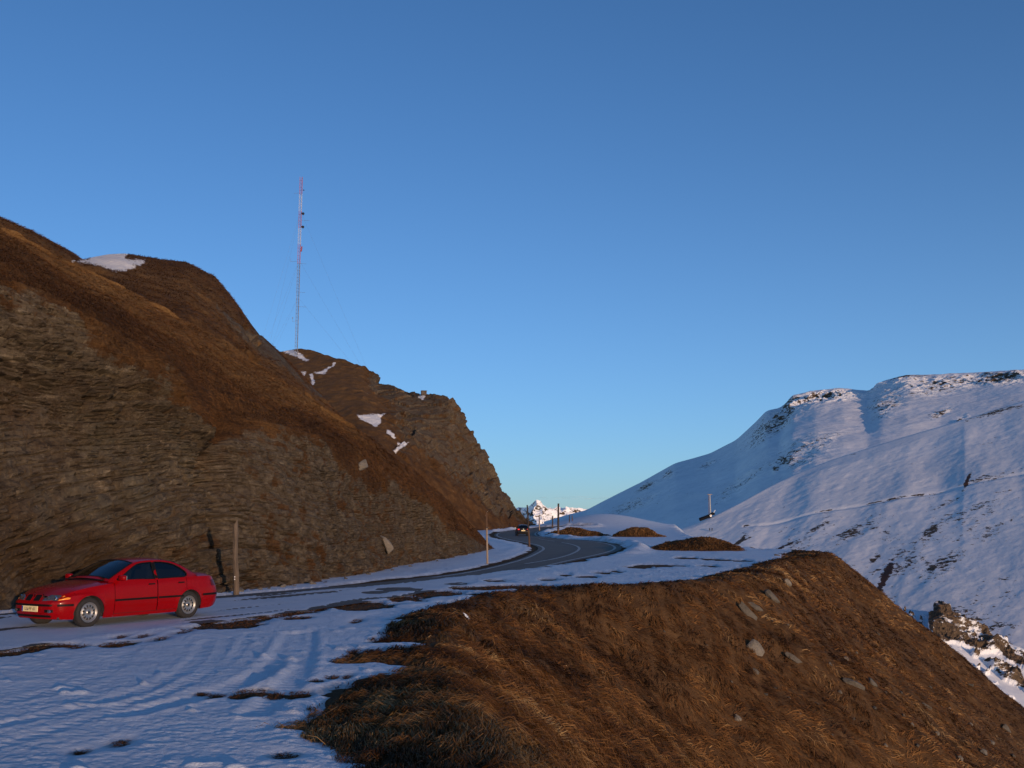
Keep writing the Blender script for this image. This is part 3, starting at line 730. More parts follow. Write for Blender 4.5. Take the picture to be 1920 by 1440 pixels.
for bl in ((1475, 865, 22, 10, 10, .9), (1455, 880, 10, 8, 30, .9), (1530, 830, 60, 8, 20, .6), (1210, 912, 22, 6, 30, .9), (1252, 888, 14, 6, 30, .8), (1325, 868, 18, 5, 30, .7), (1180, 950, 70, 14, 20, .55), (1390, 905, 60, 12, 35, .5), (1440, 805, 60, 18, 35, .75), (1660, 760, 40, 20, 30, .65), (1760, 725, 80, 14, 10, .6), (1880, 708, 60, 12, 10, .7), (1765, 772, 20, 6, 20, .9), (1800, 785, 12, 4, 30, .9), (1500, 850, 80, 25, 25, .45), (1700, 706, 60, 8, 5, .8)):
    lowrock = np.maximum(lowrock, blob(*bl))
d2 = 5 * fbm(x * 0.006, y * 0.004, z * 0.01, 3, 433) + 1.8 * fbm(x * 0.03, y * 0.02, z * 0.05, 4, 435)
rg = ridged(x * 0.030 + z * 0.004, y * 0.024 - z * 0.020, 5, 437) - 0.45
d2 = d2 + crag * 15 * rg + crag * 5 * fbm(x * 0.09, y * 0.09, z * 0.12, 3, 438) + 9 * lowrock * (ridged(x * 0.04, y * 0.03 + z * 0.05, 4, 439) - 0.4)
d2 *= sstep(0.3, 1.0, FR) * (1 - 0.85 * sstep(1.88, 2.0, FR)) * (0.15 + 0.85 * sstep(1060, 1250, px_))
V2 = V2 + n2 * (d2 * up)[..., None]
nn2 = normals(V2); steep = 1 - np.abs(nn2[..., 2])
rk2 = np.clip(crag * (0.30 + 1.3 * (steep - 0.3)) + lowrock * 0.60 + 0.10, 0, 0.95)
mount2 = grid_mesh('mountain', V2, mat_mountain('snow_ridge', 0.34, 0.15), attrs={'rock': rk2, 'heath': 0 * rk2}, smooth=False)

# sunlit peaks far up the valley
FP = [(900, 985, 11000, 968, 12500), (950, 985, 11000, 960, 12500), (972, 985, 11000, 951, 12300), (990, 985, 11000, 952, 12000), (998, 986, 11000, 945, 11900), (1006, 986, 11000, 939.5, 11800), (1012, 986, 11000, 941.5, 11800), (1018, 986, 11000, 947, 11900), (1028, 986, 11000, 953, 12000), (1036, 986, 11000, 954, 12300), (1046, 986, 11000, 950.5, 12500),
      (1054, 986, 11000, 954, 12500), (1064, 986, 11000, 951, 12500), (1074, 986, 11000, 952.5, 12600), (1090, 986, 11000, 954, 12700), (1150, 986, 11000, 962, 13000)]
rows = [(m[0], (m[1] + 8, m[4] - 1100), (m[1], m[4] - 420), (m[3], m[4]), (m[3] + 20, m[4] + 800)) for m in FP]
cf = np.arange(900, 1150, 0.7)
VF, fr = loft(cf, tab(rows), [10, 110, 16], 1, 1)
nF = normals(VF); x, y, z = VF[..., 0], VF[..., 1], VF[..., 2]
px_, py_ = project(x, y, z); FR = fr[:, None] * np.ones((1, len(cf)))
dF = (240 * (ridged(x * 0.0022, y * 0.0016 + z * 0.001, 6, 501) - 0.5)) * sstep(0.6, 1.2, FR) * (1 - 0.75 * sstep(1.88, 2.0, FR))
VF = VF + nF * (dF * np.where(nF[..., 1] < 0, 1, -1))[..., None]
nn = normals(VF); steep = 1 - np.abs(nn[..., 2])
grid_mesh('far_mountain', VF, mat_mountain('far_peaks', 0.2, 0.006, 1.15), attrs={'rock': np.clip(0.44 + 0.9 * (steep - 0.72), 0, 1), 'heath': 0 * x}, smooth=False)

# ------------------------------------------------------------------ object helpers
def link(o, parent=None):
    scene.collection.objects.link(o)
    if parent is not None: o.parent = parent
    return o
def tag(o, label, cat, group=None):
    o['label'] = label; o['category'] = cat
    if group: o['group'] = group
    return o
def empty(name, loc, rz=0.0):
    o = bpy.data.objects.new(name, None); link(o)
    o.location = loc; o.rotation_euler = (0, 0, rz); o.empty_display_size = 0.2
    return o
def part(name, bm, mat, parent=None, smooth=False, bevel=0.0, label=None):
    if bevel:
        bmesh.ops.bevel(bm, geom=[e for e in bm.edges if e.is_manifold and e.calc_face_angle(0) > 0.6], offset=bevel, segments=2, affect='EDGES', profile=0.5)
    bmesh.ops.recalc_face_normals(bm, faces=bm.faces)
    me = bpy.data.meshes.new(name); bm.to_mesh(me); bm.free()
    if mat: me.materials.append(mat)
    for p in me.polygons: p.use_smooth = smooth
    o = bpy.data.objects.new(name, me); link(o, parent)
    if label: o['label'] = label
    return o
def bm_box(bm, c, s, rot=None):
    m = Matrix.Translation(Vector(c)) @ (rot.to_4x4() if rot else Matrix.Identity(4)) @ Matrix.Diagonal((*s, 1))
    bmesh.ops.create_cube(bm, size=1.0, matrix=m); return bm
def bm_tube(bm, a, b, r0, r1=None, n=8, caps=True):
    a = Vector(a); b = Vector(b); d = b - a
    q = d.to_track_quat('Z', 'Y').to_matrix().to_4x4()
    m = Matrix.Translation((a + b) / 2) @ q
    bmesh.ops.create_cone(bm, cap_ends=caps, segments=n, radius1=r0, radius2=r0 if r1 is None else r1, depth=d.length, matrix=m)
    return bm
def NB(): return bmesh.new()
def grid_bm(V, bm=None, keep=None):
    bm = bm or NB()
    nr, nc = V.shape[:2]
    vs = [[bm.verts.new(V[i, j]) for j in range(nc)] for i in range(nr)]
    for i in range(nr - 1):
        for j in range(nc - 1):
            if keep is None or keep(i, j):
                try: bm.faces.new((vs[i][j], vs[i][j + 1], vs[i + 1][j + 1], vs[i + 1][j]))
                except ValueError: pass
    bmesh.ops.delete(bm, geom=[v for v in bm.verts if not v.link_faces], context='VERTS')
    return bm

def hit_bank(px, py):
    a, b = ray(float(px), float(py))
    Ds = np.linspace(4, 95, 9000)
    f = CAMH + b * Ds - h_all(a * Ds, Ds)
    k = int(np.argmax(f < 0))
    return np.array([a * Ds[k], Ds[k], CAMH + b * Ds[k]])
def surf_at(V, px, py):
    qx, qy = project(V[..., 0], V[..., 1], V[..., 2])
    vis = (qx - px) ** 2 + (qy - py) ** 2 + 0.02 * (V[..., 1] - V[..., 1].min()) / max(1, np.ptp(V[..., 1]))
    i = np.unravel_index(np.argmin(vis), vis.shape)
    return V[i].copy()

# ------------------------------------------------------------------ dry grass
def grass_mat():
    t = NT('dry_grass')
    c = t.attr('tint', 'Color')
    t.set(Base_Color=c, Roughness=0.8)
    t.b.inputs['Specular IOR Level'].default_value = 0.15
    return t.m
M_GRASS = grass_mat()
def blades(name, p, tang, nrm, L, W, col, lift0=0.28, lift1=0.30, label=None):
    n = len(p)
    side = np.cross(tang, nrm); side /= np.linalg.norm(side, axis=1)[:, None] + 1e-9
    r = RNG.random((n, 3))
    ang = (r[:, 0] - 0.5) * 1.5
    sd = side * np.cos(ang)[:, None] + nrm * np.sin(ang)[:, None]
    l0 = lift0 * (0.5 + r[:, 1]); l1 = lift1 * (r[:, 2] * 1.4 - 0.2)
    mid = p + L[:, None] * (0.45 * tang + l0[:, None] * nrm)
    tip = p + L[:, None] * (1.0 * tang + l1[:, None] * nrm)
    w = W[:, None] * sd
    V = np.stack([p - w * 0.5, p + w * 0.5, mid - w * 0.42, mid + w * 0.42, tip], 1).reshape(-1, 3)
    b = np.arange(n)[:, None] * 5
    T = np.concatenate([b + np.array([[0, 1, 3]]), b + np.array([[0, 3, 2]]), b + np.array([[2, 3, 4]])], 1).reshape(-1, 3)
    me = raw_mesh(name, V, T, 3, M_GRASS, True)
    at = me.attributes.new('tint', 'FLOAT_COLOR', 'POINT')
    cc = np.ones((n, 5, 4), np.float32); cc[:, :, :3] = col[:, None, :]
    at.data.foreach_set('color', cc.ravel())
    ob = bpy.data.objects.new(name, me); link(ob); ob['kind'] = 'stuff'
    return ob
C0 = np.array((0.030, 0.014, 0.006)); C1 = np.array((0.115, 0.050, 0.016)); C2 = np.array((0.235, 0.118, 0.040)); C3 = np.array((0.36, 0.23, 0.10))
def tint(v):
    v = np.clip(v, 0, 1)[:, None]
    return np.where(v < 0.4, C0 + (C1 - C0) * v / 0.4, np.where(v < 0.8, C1 + (C2 - C1) * (v - 0.4) / 0.4, C2 + (C3 - C2) * (v - 0.8) / 0.2))
def terrain_frame(x, y, z0, hf, e=0.25):
    gx_ = (hf(x + e, y) - hf(x - e, y)) / (2 * e); gy_ = (hf(x, y + e) - hf(x, y - e)) / (2 * e)
    n = np.stack([-gx_, -gy_, np.ones_like(x)], -1); n /= np.linalg.norm(n, axis=1)[:, None]
    return n, gx_, gy_
STONE_PX = [(1475, 1094, 9), (1447, 1121, 17), (1438, 1113, 9), (1456, 1130, 9), (1414, 1139, 9), (1404, 1131, 9), (1424, 1148, 9), (1401, 1152, 12), (1390, 1139, 11), (1410, 1166, 11), (1416, 1222, 18), (1405, 1210, 11), (1428, 1236, 11), (1487, 1238, 11), (1417, 1260, 8), (1600, 1284, 12), (1585, 1280, 9), (1615, 1289, 9), (1634, 1281, 12), (1585, 1236, 6), (1383, 1349, 9), (1736, 1325, 9), (1888, 1367, 10)]
def scatter_bank(N):
    u = RNG.random(N); D = 5.0 * (92 / 5.0) ** u
    a = (RNG.uniform(380, 2150, N) - 960) / F
    x = a * D; y = D
    d = out_dist(x, y); s = sd_poly(x, y, SNOW_POLY)
    ok = (d < 34) & (s < -0.02 + 0.15 * fbm(x * 1.5, y * 1.5, None, 3, 601)) & (d > -4.5)
    x, y, d = x[ok], y[ok], d[ok]
    # thinner and stonier further down
    dens = fbm(x * 0.35, y * 0.35, None, 4, 603)
    keep = RNG.random(len(x)) < np.clip(1.0 - 0.75 * sstep(6, 16, d) * (dens < 0.10), 0.12, 1)
    x, y, d, dens = x[keep], y[keep], d[keep], dens[keep]
    for (sp, sq, sr) in STONE_PX:
        hq = hit_bank(sp, sq); rr = sr / F * hq[1]
        o_ = np.hypot(x - hq[0], (y - hq[1]) * 0.75) > rr * 1.05
        x, y, d, dens = x[o_], y[o_], d[o_], dens[o_]
    # gather roots into tussocks
    cell = 0.34 * 2.0 ** np.floor(np.log2(np.maximum(1, y / 18)) + 0.5 * RNG.random(len(y)))
    ix = np.floor(x / cell); iy = np.floor(y / cell)
    cx = (ix + 0.2 + 0.6 * hash01(ix, iy, None, 605)) * cell; cy = (iy + 0.2 + 0.6 * hash01(ix, iy, None, 606)) * cell
    k = 0.50 * RNG.random(len(x))
    x = x + (cx - x) * k; y = y + (cy - y) * k
    z = h_all(x, y)
    n, gx_, gy_ = terrain_frame(x, y, z, h_all, 0.5)
    down = np.stack([-gx_, -gy_], -1); sl = np.linalg.norm(down, axis=1); down /= sl[:, None] + 1e-6
    wind = np.stack([np.full(len(x), 0.75), np.full(len(x), -0.35)], -1)
    f = down * np.clip(sl * 1.3, 0, 1)[:, None] + wind * 0.45
    ang = 1.0 * vnoise(x * 0.55, y * 0.55, None, 611) + 0.9 * vnoise(x * 1.7, y * 1.7, None, 613) + (hash01(ix, iy, None, 607) - 0.5) * 1.1 + RNG.normal(0, 0.28, len(x))
    fx = f[:, 0] * np.cos(ang) - f[:, 1] * np.sin(ang); fy = f[:, 0] * np.sin(ang) + f[:, 1] * np.cos(ang)
    t = np.stack([fx, fy, gx_ * fx + gy_ * fy], -1); t /= np.linalg.norm(t, axis=1)[:, None] + 1e-9
    sc = np.clip(y / 25.0, 1, 3) ** 0.2 * (1 - 0.25 * sstep(25, 45, y))
    s_in = np.clip(-sd_poly(x, y, SNOW_POLY), 0, 1.5) / 1.5
    L = (0.16 + 0.28 * RNG.random(len(x))) * (0.40 + 0.60 * s_in) * sc * (1 - 0.45 * sstep(6, 16, d)) * (0.75 + 0.5 * hash01(ix, iy, None, 608))
    Wd = np.maximum(0.006, 0.00072 * y) * (0.7 + 0.6 * RNG.random(len(x)))
    v = 0.41 + 0.36 * vnoise(x * 0.9, y * 0.9, None, 617) + 0.22 * vnoise(x * 2.6, y * 2.6, None, 618) + 0.20 * vnoise(x * 0.25, y * 0.25, None, 619) + 0.25 * (hash01(ix, iy, None, 609) - 0.5) + RNG.normal(0, 0.13, len(x)) - 0.17 * sstep(4, 14, d) + 0.09 * sstep(20, 12, y) + 0.13 * np.exp(-((d - 0.5) / 1.8) ** 2) * sstep(25, 40, y)  # nearest blades: paler straw, with extra brightness put into the colour against shade
    grey = (0.45 * sstep(6, 16, d))[:, None]
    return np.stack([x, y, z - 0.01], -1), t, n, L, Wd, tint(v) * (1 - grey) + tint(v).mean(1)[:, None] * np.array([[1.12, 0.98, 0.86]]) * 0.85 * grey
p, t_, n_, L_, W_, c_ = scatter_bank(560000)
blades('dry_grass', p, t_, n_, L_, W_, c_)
# short stubble round the patches where the snow has melted through
pp_ = []
for (px, py, hw, hh) in PATCHES:
    m = int(30 + hw * 5)
    qx, qy = ground_hit(px + hw * 0.95 * (RNG.random(m) * 2 - 1), py + hh * 1.1 * (RNG.random(m) * 2 - 1)) if py > 1095 else (np.zeros(0), np.zeros(0))
    pp_.append(np.stack([qx, qy], -1))
pp_ = np.concatenate(pp_); pz = h_all(pp_[:, 0], pp_[:, 1])
m = len(pp_); aa = RNG.random(m) * 6.28
blades('dry_grass', np.column_stack([pp_, pz]), np.stack([np.cos(aa), np.sin(aa), 0.02 + 0 * aa], -1), np.tile(np.array([[0, 0, 1.0]]), (m, 1)), 0.04 + 0.07 * RNG.random(m), np.maximum(0.006, 0.0006 * pp_[:, 1]), tint(0.2 + 0.3 * RNG.random(m)), 0.18, 0.15)
# single pale straws standing out of the tussocks
N = 170
sel = RNG.choice(len(p), N, p=(1 / p[:, 1] ** 1.0) / np.sum(1 / p[:, 1] ** 1.0))
rt = RNG.normal(0, 0.5, (N, 3)); rt[:, 2] *= 0.2
tt = t_[sel] + rt; tt /= np.linalg.norm(tt, axis=1)[:, None]
blades('straw_stalks', p[sel], tt, n_[sel], 0.25 + 0.35 * RNG.random(N), np.maximum(0.007, 0.0005 * p[sel, 1]), np.tile(np.array([[0.42, 0.27, 0.12]]), (N, 1)) * (0.5 + 0.6 * RNG.random((N, 1))), 0.25, 0.40)

def scatter_hill(name, V, w, N, Lr, wid, light, away, seed, dr=(0.5, 0.25)):
    Nn = normals(V); Nn = Nn * np.where(Nn[..., 2] < 0, -1, 1)[..., None]
    e1 = V[1:, :-1] - V[:-1, :-1]; e2 = V[:-1, 1:] - V[:-1, :-1]
    dist = np.maximum(V[:-1, :-1, 1], 5)
    wt = (np.linalg.norm(np.cross(e1, e2), axis=2) / dist ** 1.5 * w[:-1, :-1]).ravel(); wt = np.maximum(wt, 0); wt /= wt.sum()
    k = RNG.choice(len(wt), N, p=wt); i, j = np.unravel_index(k, e1.shape[:2])
    a, b = RNG.random((2, N, 1))
    pp = V[i, j] + e1[i, j] * a + e2[i, j] * b
    n = Nn[i, j]
    g = np.stack([n[:, 0], n[:, 1], np.zeros(N)], -1)
    ang = dr[0] * vnoise(pp[:, 0] * .3, pp[:, 1] * .3, pp[:, 2] * .3, seed) + RNG.normal(0, dr[1], N)
    gg = np.stack([g[:, 0] * np.cos(ang) - g[:, 1] * np.sin(ang), g[:, 0] * np.sin(ang) + g[:, 1] * np.cos(ang), np.zeros(N)], -1)
    t = gg - n * np.sum(gg * n, 1)[:, None]; t /= np.linalg.norm(t, axis=1)[:, None] + 1e-9
    L = Lr[0] + (Lr[1] - Lr[0]) * RNG.random(N); Wd = wid * pp[:, 1]
    v = light + 0.26 * fbm(pp[:, 0] * .25, pp[:, 1] * .25, pp[:, 2] * .35, 4, seed + 1) + RNG.normal(0, 0.10, N)
    if away is not None: v = v + 0.42 * away[i, j]
    return blades(name, pp, t, n, L, Wd, tint(v) * np.array([[0.92, 0.95, 1.0]]), 0.30, 0.25)
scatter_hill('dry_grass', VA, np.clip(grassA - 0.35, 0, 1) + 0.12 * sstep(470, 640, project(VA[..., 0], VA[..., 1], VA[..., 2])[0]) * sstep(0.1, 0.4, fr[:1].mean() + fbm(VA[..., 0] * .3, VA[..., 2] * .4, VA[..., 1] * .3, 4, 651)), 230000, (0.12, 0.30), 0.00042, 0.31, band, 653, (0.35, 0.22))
scatter_hill('dry_grass', VB, np.clip(1 - rockB - snB * 1.2, 0, 1), 120000, (0.2, 0.5), 0.0004, 0.36, None, 657, (0.35, 0.22))

# ------------------------------------------------------------------ earth mounds beside the far road
def mound(px0, px1, pyb, pyt, D, seed, depth, skew=0.0, amp=0.5):
    a0, _ = ray(px0, pyb); a1, _ = ray(px1, pyb)
    xc, rx = (a0 + a1) / 2 * D, (a1 - a0) / 2 * D * 1.12
    top = CAMH + ray(px0, pyt)[1] * D - h_flat(np.array([xc]), np.array([D]))[0]
    uu, vv = np.meshgrid(np.linspace(-1.25, 1.25, 90), np.linspace(-1.25, 1.25, 60))
    r = np.hypot(uu - skew * (1 - np.hypot(uu, vv)), vv)
    X = xc + uu * rx; Y = D + vv * depth
    rr_ = r * (1 + 0.30 * fbm(uu * 1.3 + seed, vv * 1.3, None, 3, seed + 2))
    prof = np.clip(1 - rr_ ** 1.6, -0.4, 1)
    Z = h_flat(X, Y) + top * prof * (0.90 + amp * fbm(uu * 2.2, vv * 1.6, None, 4, seed)) + 0.10 * fbm(X * 1.2, Y * 1.2, None, 4, seed + 1)
    V = np.stack([X, Y, Z], -1)
    grid_mesh('grassy_mound', V, M_SOIL)
    scatter_hill('dry_grass', V, prof.clip(0, 1) + 0.05 * (prof > 0), 9000, (0.18, 0.42), 0.0007, 0.62, None, seed + 5, (0.8, 0.6))
    return V
MD1 = mound(1030, 1134, 1005, 989.0, 143, 701, 4.5, -0.2)
MD2 = mound(1148, 1236, 1006, 985.5, 138, 711, 4.0, -0.1)
MD3 = mound(1228, 1384, 1034, 1008.5, 81, 729, 4.0, 0.30, 0.22)

# ------------------------------------------------------------------ stones
def stone_mat(name, lo, hi):
    t = NT(name); p = t.n('ShaderNodeTexCoord').outputs['Object']
    n = t.noise(p, 3.0, 8, 0.7); n2 = t.noise(p, 11.0, 5, 0.7)
    c = t.ramp(n, [(0.32, lo), (0.68, hi)])
    c = t.mix(t.step(n2, 0.58, 0.68), c, (0.05, 0.046, 0.034))
    t.set(Base_Color=c, Roughness=0.9); t.bump(n2, 0.06, 0.8); return t.m
M_ST1 = stone_mat('pale_stone', (0.085, 0.078, 0.066), (0.215, 0.195, 0.165)); M_ST2 = stone_mat('grey_stone', (0.050, 0.046, 0.039), (0.125, 0.112, 0.092)); M_ST3 = stone_mat('slate_stone', (0.05, 0.046, 0.04), (0.12, 0.105, 0.085))
def stone_mesh(seed, s, mat, sub=3):
    """angular block: hull of a few random points, edges slightly worn, faces roughened"""
    rs = np.random.default_rng(seed)
    bm = NB()
    pts = rs.normal(0, 1, (13, 3)); pts /= np.linalg.norm(pts, axis=1)[:, None]
    pts = np.sign(pts) * np.abs(pts) ** 0.7 * rs.uniform(0.75, 1.05, (13, 1))
    for q in pts: bm.verts.new(q)
    h = bmesh.ops.convex_hull(bm, input=bm.verts)
    bmesh.ops.delete(bm, geom=list({g for g in h['geom_interior'] if isinstance(g, bmesh.types.BMVert)}), context='VERTS')
    bmesh.ops.bevel(bm, geom=list(bm.edges), offset=0.07, segments=1, affect='EDGES', profile=0.5)
    bmesh.ops.triangulate(bm, faces=bm.faces)
    if sub >= 3: bmesh.ops.subdivide_edges(bm, edges=[e for e in bm.edges if e.calc_length() > 0.25], cuts=2, use_grid_fill=True)
    arr = np.array([v.co[:] for v in bm.verts])
    nz = 0.06 * fbm(arr[:, 0] * 2.5 + seed, arr[:, 1] * 2.5, arr[:, 2] * 2.5, 4, seed)
    for v, q in zip(bm.verts, nz): v.co = Vector((v.co.x * s[0], v.co.y * s[1], v.co.z * s[2])) * (1 + q)
    return bm
def bank_stone(px, py, wpx, lpx, rot, seed, mat, label, group=None, hh=0.45, pos=None, name='boulder'):
    q = hit_bank(px, py) if pos is None else pos
    D = q[1]; a = lpx / F * D / 2 * 1.1; b = wpx / F * D / 2 * 1.25
    bm = stone_mesh(seed, (a, max(b, a * 0.4), b), mat)
    o = part(name, bm, mat, smooth=False)
    # long axis lies in the picture plane direction of the slope fall, thickness towards the viewer
    o.rotation_euler = (R(-12), R(rot), R(6))
    o.location = Vector(q) + Vector((0, 0, b * 0.10))
    return tag(o, label, 'rock', group)
BS = [(1475, 1094, 15, 19, 35, M_ST1, 'pale angular boulder highest on the brown bank near its snowy rim'),
      (1447, 1121, 15, 42, 42, M_ST2, 'long grey slab on the bank, just below the highest pale boulder'),
      (1414, 1139, 12, 42, 40, M_ST2, 'narrow grey slab, the middle of three lying parallel on the grassy bank'),
      (1401, 1152, 17, 58, 52, M_ST2, 'longest grey slab, lowest left of three parallel slabs on the grassy bank'),
      (1416, 1222, 27, 50, 50, M_ST1, 'big pale pointed boulder alone in the middle of the brown bank'),
      (1487, 1238, 13, 40, 34, M_ST3, 'dark mossy flat rock beside the big pale pointed boulder'),
      (1417, 1260, 10, 18, 42, M_ST2, 'small grey rock right below the big pale pointed boulder'),
      (1600, 1284, 14, 42, 22, M_ST2, 'low grey slab on the dark lower part of the bank, wider than tall'),
      (1634, 1281, 16, 24, 60, M_ST2, 'upright grey stone standing right of the low grey slab on the bank'),
      (1585, 1236, 9, 12, 50, M_ST1, 'small pale stone sitting alone above the low grey slab'),
      (1383, 1349, 13, 18, 45, M_ST1, 'pale triangular stone at the foot of the bank near the bottom grass'),
      (1736, 1325, 9, 26, 30, M_ST2, 'thin grey slab on the lower right bank halfway to the silhouette edge'),
      (1888, 1367, 10, 26, 40, M_ST2, 'narrow grey rock in the lower right corner close to the silhouette edge')]
for k, (px, py, w, l, rot, m, lab) in enumerate(BS):
    bank_stone(px, py, w, l, rot, 900 + k * 7, m, lab)
small = [(1556, 1247, 8), (1710, 1361, 9), (1800, 1425, 12), (1844, 1413, 13), (1757, 1378, 10), (1693, 1343, 8), (1532, 1320, 8), (1646, 1189, 9), (1818, 1285, 12), (1436, 1302, 8), (1453, 1291, 7), (1452, 1163, 4), (1448, 1164, 4), (1470, 1168, 5), (1478, 1173, 5), (1606, 1226, 6), (1620, 1262, 6), (1575, 1300, 8),
         (1660, 1300, 7), (1690, 1300, 6), (1640, 1330, 8), (1720, 1400, 8), (1600, 1350, 7), (1560, 1380, 7), (1500, 1340, 6), (1480, 1310, 6), (1660, 1400, 9), (1780, 1330, 7), (1820, 1360, 8), (1860, 1395, 10), (1900, 1420, 9), (1745, 1290, 6), (1545, 1110, 5), (1510, 1080, 4), (1246, 1185, 5), (1325, 1210, 5), (1372, 1280, 5), (1555, 1190, 4)]
base_small = None
for k, (px, py, s) in enumerate(small):
    q = hit_bank(px, py); sz = s / F * q[1] / 2
    if base_small is None or k % 6 == 0:
        o = part('stone', stone_mesh(1000 + k, (1, 0.8, 0.6), M_ST1, 2), [M_ST1, M_ST2][k // 6 % 2]); base_small = o
    else:
        o = base_small.copy(); link(o)
    o.location = Vector(q) + Vector((0, -sz * 0.4, sz * 0.45)); o.scale = (sz * 1.35,) * 3
    o.rotation_euler = (R(-15 + 50 * random.random()), R(20 + 40 * random.random()), R(random.uniform(-40, 40)))
    tag(o, 'small pale stone lying loose in the brown grass of the steep bank', 'stone', 'small stones scattered on the bank')
# rubble fallen to the foot of the road cut
base_small = None
for k in range(16):
    px = [428, 452, 470, 486, 505, 530, 552, 585, 610, 648, 690, 735, 395, 415, 770, 820][k]
    py = float(np.interp(px, [380, 450, 600, 760, 830], [1116, 1110, 1095, 1065, 1050])) + 1.5
    q = np.array([*[v[0] for v in ground_hit([px], [py])], 0.0]); sz = [0.10, 0.16, 0.07, 0.12, 0.09, 0.14, 0.08, 0.18, 0.10, 0.13, 0.16, 0.12, 0.08, 0.07, 0.15, 0.14][k]
    if base_small is None or k == 8:
        o = part('stone', stone_mesh(1400 + k, (1, 0.8, 0.6), M_ST1, 2), [M_ST1, M_ST2][k // 8]); base_small = o
    else: o = base_small.copy(); link(o)
    o.location = (q[0], q[1], float(h_flat(q[:1], q[1:2])[0]) + sz * 0.35); o.scale = (sz,) * 3; o.rotation_euler = (random.uniform(-.5, .5), random.uniform(-.5, .5), random.uniform(0, 6))
    tag(o, 'small fallen stone lying at the snowy foot of the road cut', 'stone', 'fallen stones along the foot of the road cut')
# leftover snow on the near hummock and the slab in the road cut
q = hit_bank(876, 1163)
o = part('snow_patch', stone_mesh(1210, (0.16, 0.12, 0.055), M_SNOW), M_SNOW, smooth=True); o.location = Vector(q) + Vector((0, 0.05, 0.04)); o.rotation_euler = (0, R(35), 0)
o['kind'] = 'structure'
q = surf_at(VA, 721, 1020)
bank_stone(721, 1020, 15, 44, 56, 1311, M_ST1, 'long pale slab leaning low on the road cut near its far end', pos=q + np.array([0.1, -0.25, 0]))
q = surf_at(VA, 676, 872)
bank_stone(676, 872, 18, 28, -30, 1313, M_ST1, 'pale block protruding at the top of the road cut under the grass', pos=q + np.array([0.1, -0.15, 0]))
q = hit_bank(1457, 1043)
bank_stone(1457, 1043, 6, 12, 10, 1317, M_ST3, 'dark little rock on the rim where the snow meets the brown bank', pos=q)

# ------------------------------------------------------------------ snow poles
def wood_mat(name, lo, hi):
    t = NT(name); tc = t.n('ShaderNodeTexCoord').outputs['Object']; mp = t.n('ShaderNodeMapping'); mp.inputs['Scale'].default_value = (14, 14, 1.1); t.l(tc, mp.inputs['Vector'])
    n = t.noise(mp.outputs[0], 2.5, 7, 0.7)
    t.set(Base_Color=t.ramp(n, [(0.3, lo), (0.7, hi)]), Roughness=0.9); t.bump(n, 0.02, 0.7); return t.m
M_WOOD = wood_mat('weathered_wood', (0.045, 0.034, 0.025), (0.165, 0.125, 0.088)); M_WDK = wood_mat('dark_wood', (0.018, 0.015, 0.013), (0.055, 0.042, 0.034)); M_WPL = wood_mat('pale_wood', (0.20, 0.155, 0.11), (0.36, 0.29, 0.22)); M_WBR = wood_mat('brown_wood', (0.055, 0.030, 0.017), (0.13, 0.075, 0.042))
M_REFL = simple('white_reflector', (0.85, 0.85, 0.82), 0.15)
def pole_col(bm, pts, rads, n=9, jag=0.0):
    rings = []
    for (p, r) in zip(pts, rads):
        rings.append([bm.verts.new((p[0] + r * math.cos(2 * math.pi * k / n) * (1 + jag * math.sin(k * 2.3 + p[2] * 3)), p[1] + r * math.sin(2 * math.pi * k / n) * (1 + jag * math.cos(k * 1.7 + p[2] * 2)), p[2])) for k in range(n)])
    for a, b in zip(rings[:-1], rings[1:]):
        for k in range(n): bm.faces.new((a[k], a[(k + 1) % n], b[(k + 1) % n], b[k]))
    bm.faces.new(rings[0][::-1]); bm.faces.new(rings[-1])
    return bm
# heavy timber post by the road cut
q0 = P(443.0, 1113.0, 31.0); q1 = P(441.0, 980.0, 31.0)
zg = float(h_flat(np.array([q0[0]]), np.array([q0[1]]))[0])
post = empty('timber_post', (q0[0], q0[1], zg)); tag(post, 'thick weathered timber post with a slanting top beside the red car, against the road cut', 'post')
H = q1[2] - zg; lx = q1[0] - q0[0]
bm = NB(); pole_col(bm, [(lx * f + 0.012 * math.sin(f * 9), 0, H * f - (0.3 if f == 0 else 0)) for f in np.linspace(0, 1, 14)], [0.083 - 0.014 * f + 0.004 * math.sin(f * 23) for f in np.linspace(0, 1, 14)], 12, 0.07)
bm.verts.ensure_lookup_table()
for v in bm.verts:
    if v.co.z > H - 0.01: v.co.z += (v.co.x - lx) * 1.9 - 0.04
part('shaft', bm, M_WOOD, post, smooth=False)
for dz in (0.46, 0.53):
    bm = NB(); bm_tube(bm, (-0.040, -0.064, dz), (-0.046, -0.078, dz), 0.018, n=10); part('reflector', bm, M_REFL, post)
def snow_pole(pb, pt, D, r, low, high, split, label, name='snow_pole'):
    q0 = P(float(pb[0]), float(pb[1]), D); q1 = P(float(pt[0]), float(pt[1]), D)
    zg = float(h_flat(np.array([q0[0]]), np.array([D]))[0])
    e = empty(name, (q0[0], D, zg)); tag(e, label, 'pole', 'roadside snow poles')
    H = q1[2] - zg; lx = q1[0] - q0[0]
    f = lambda a: (lx * a, 0, H * a)
    bm = NB(); pole_col(bm, [f(a) if a else (0, 0, -0.3) for a in np.linspace(0, split, 5)], [r * (1 - 0.15 * a) for a in np.linspace(0, split, 5)], 9, 0.04); part('lower_shaft', bm, low, e)
    bm = NB(); pole_col(bm, [f(a) for a in np.linspace(split, 1, 5)], [r * 1.04 * (1 - 0.2 * a) for a in np.linspace(split, 1, 5)], 9, 0.04); part('upper_shaft', bm, high, e)
    bm = NB(); bm_tube(bm, f(split - 0.012), f(split + 0.012), r * 1.12, n=10); part('collar', bm, M_WDK, e)
    return e
def gd(px, py): return float(ground_hit([px], [py])[1][0])
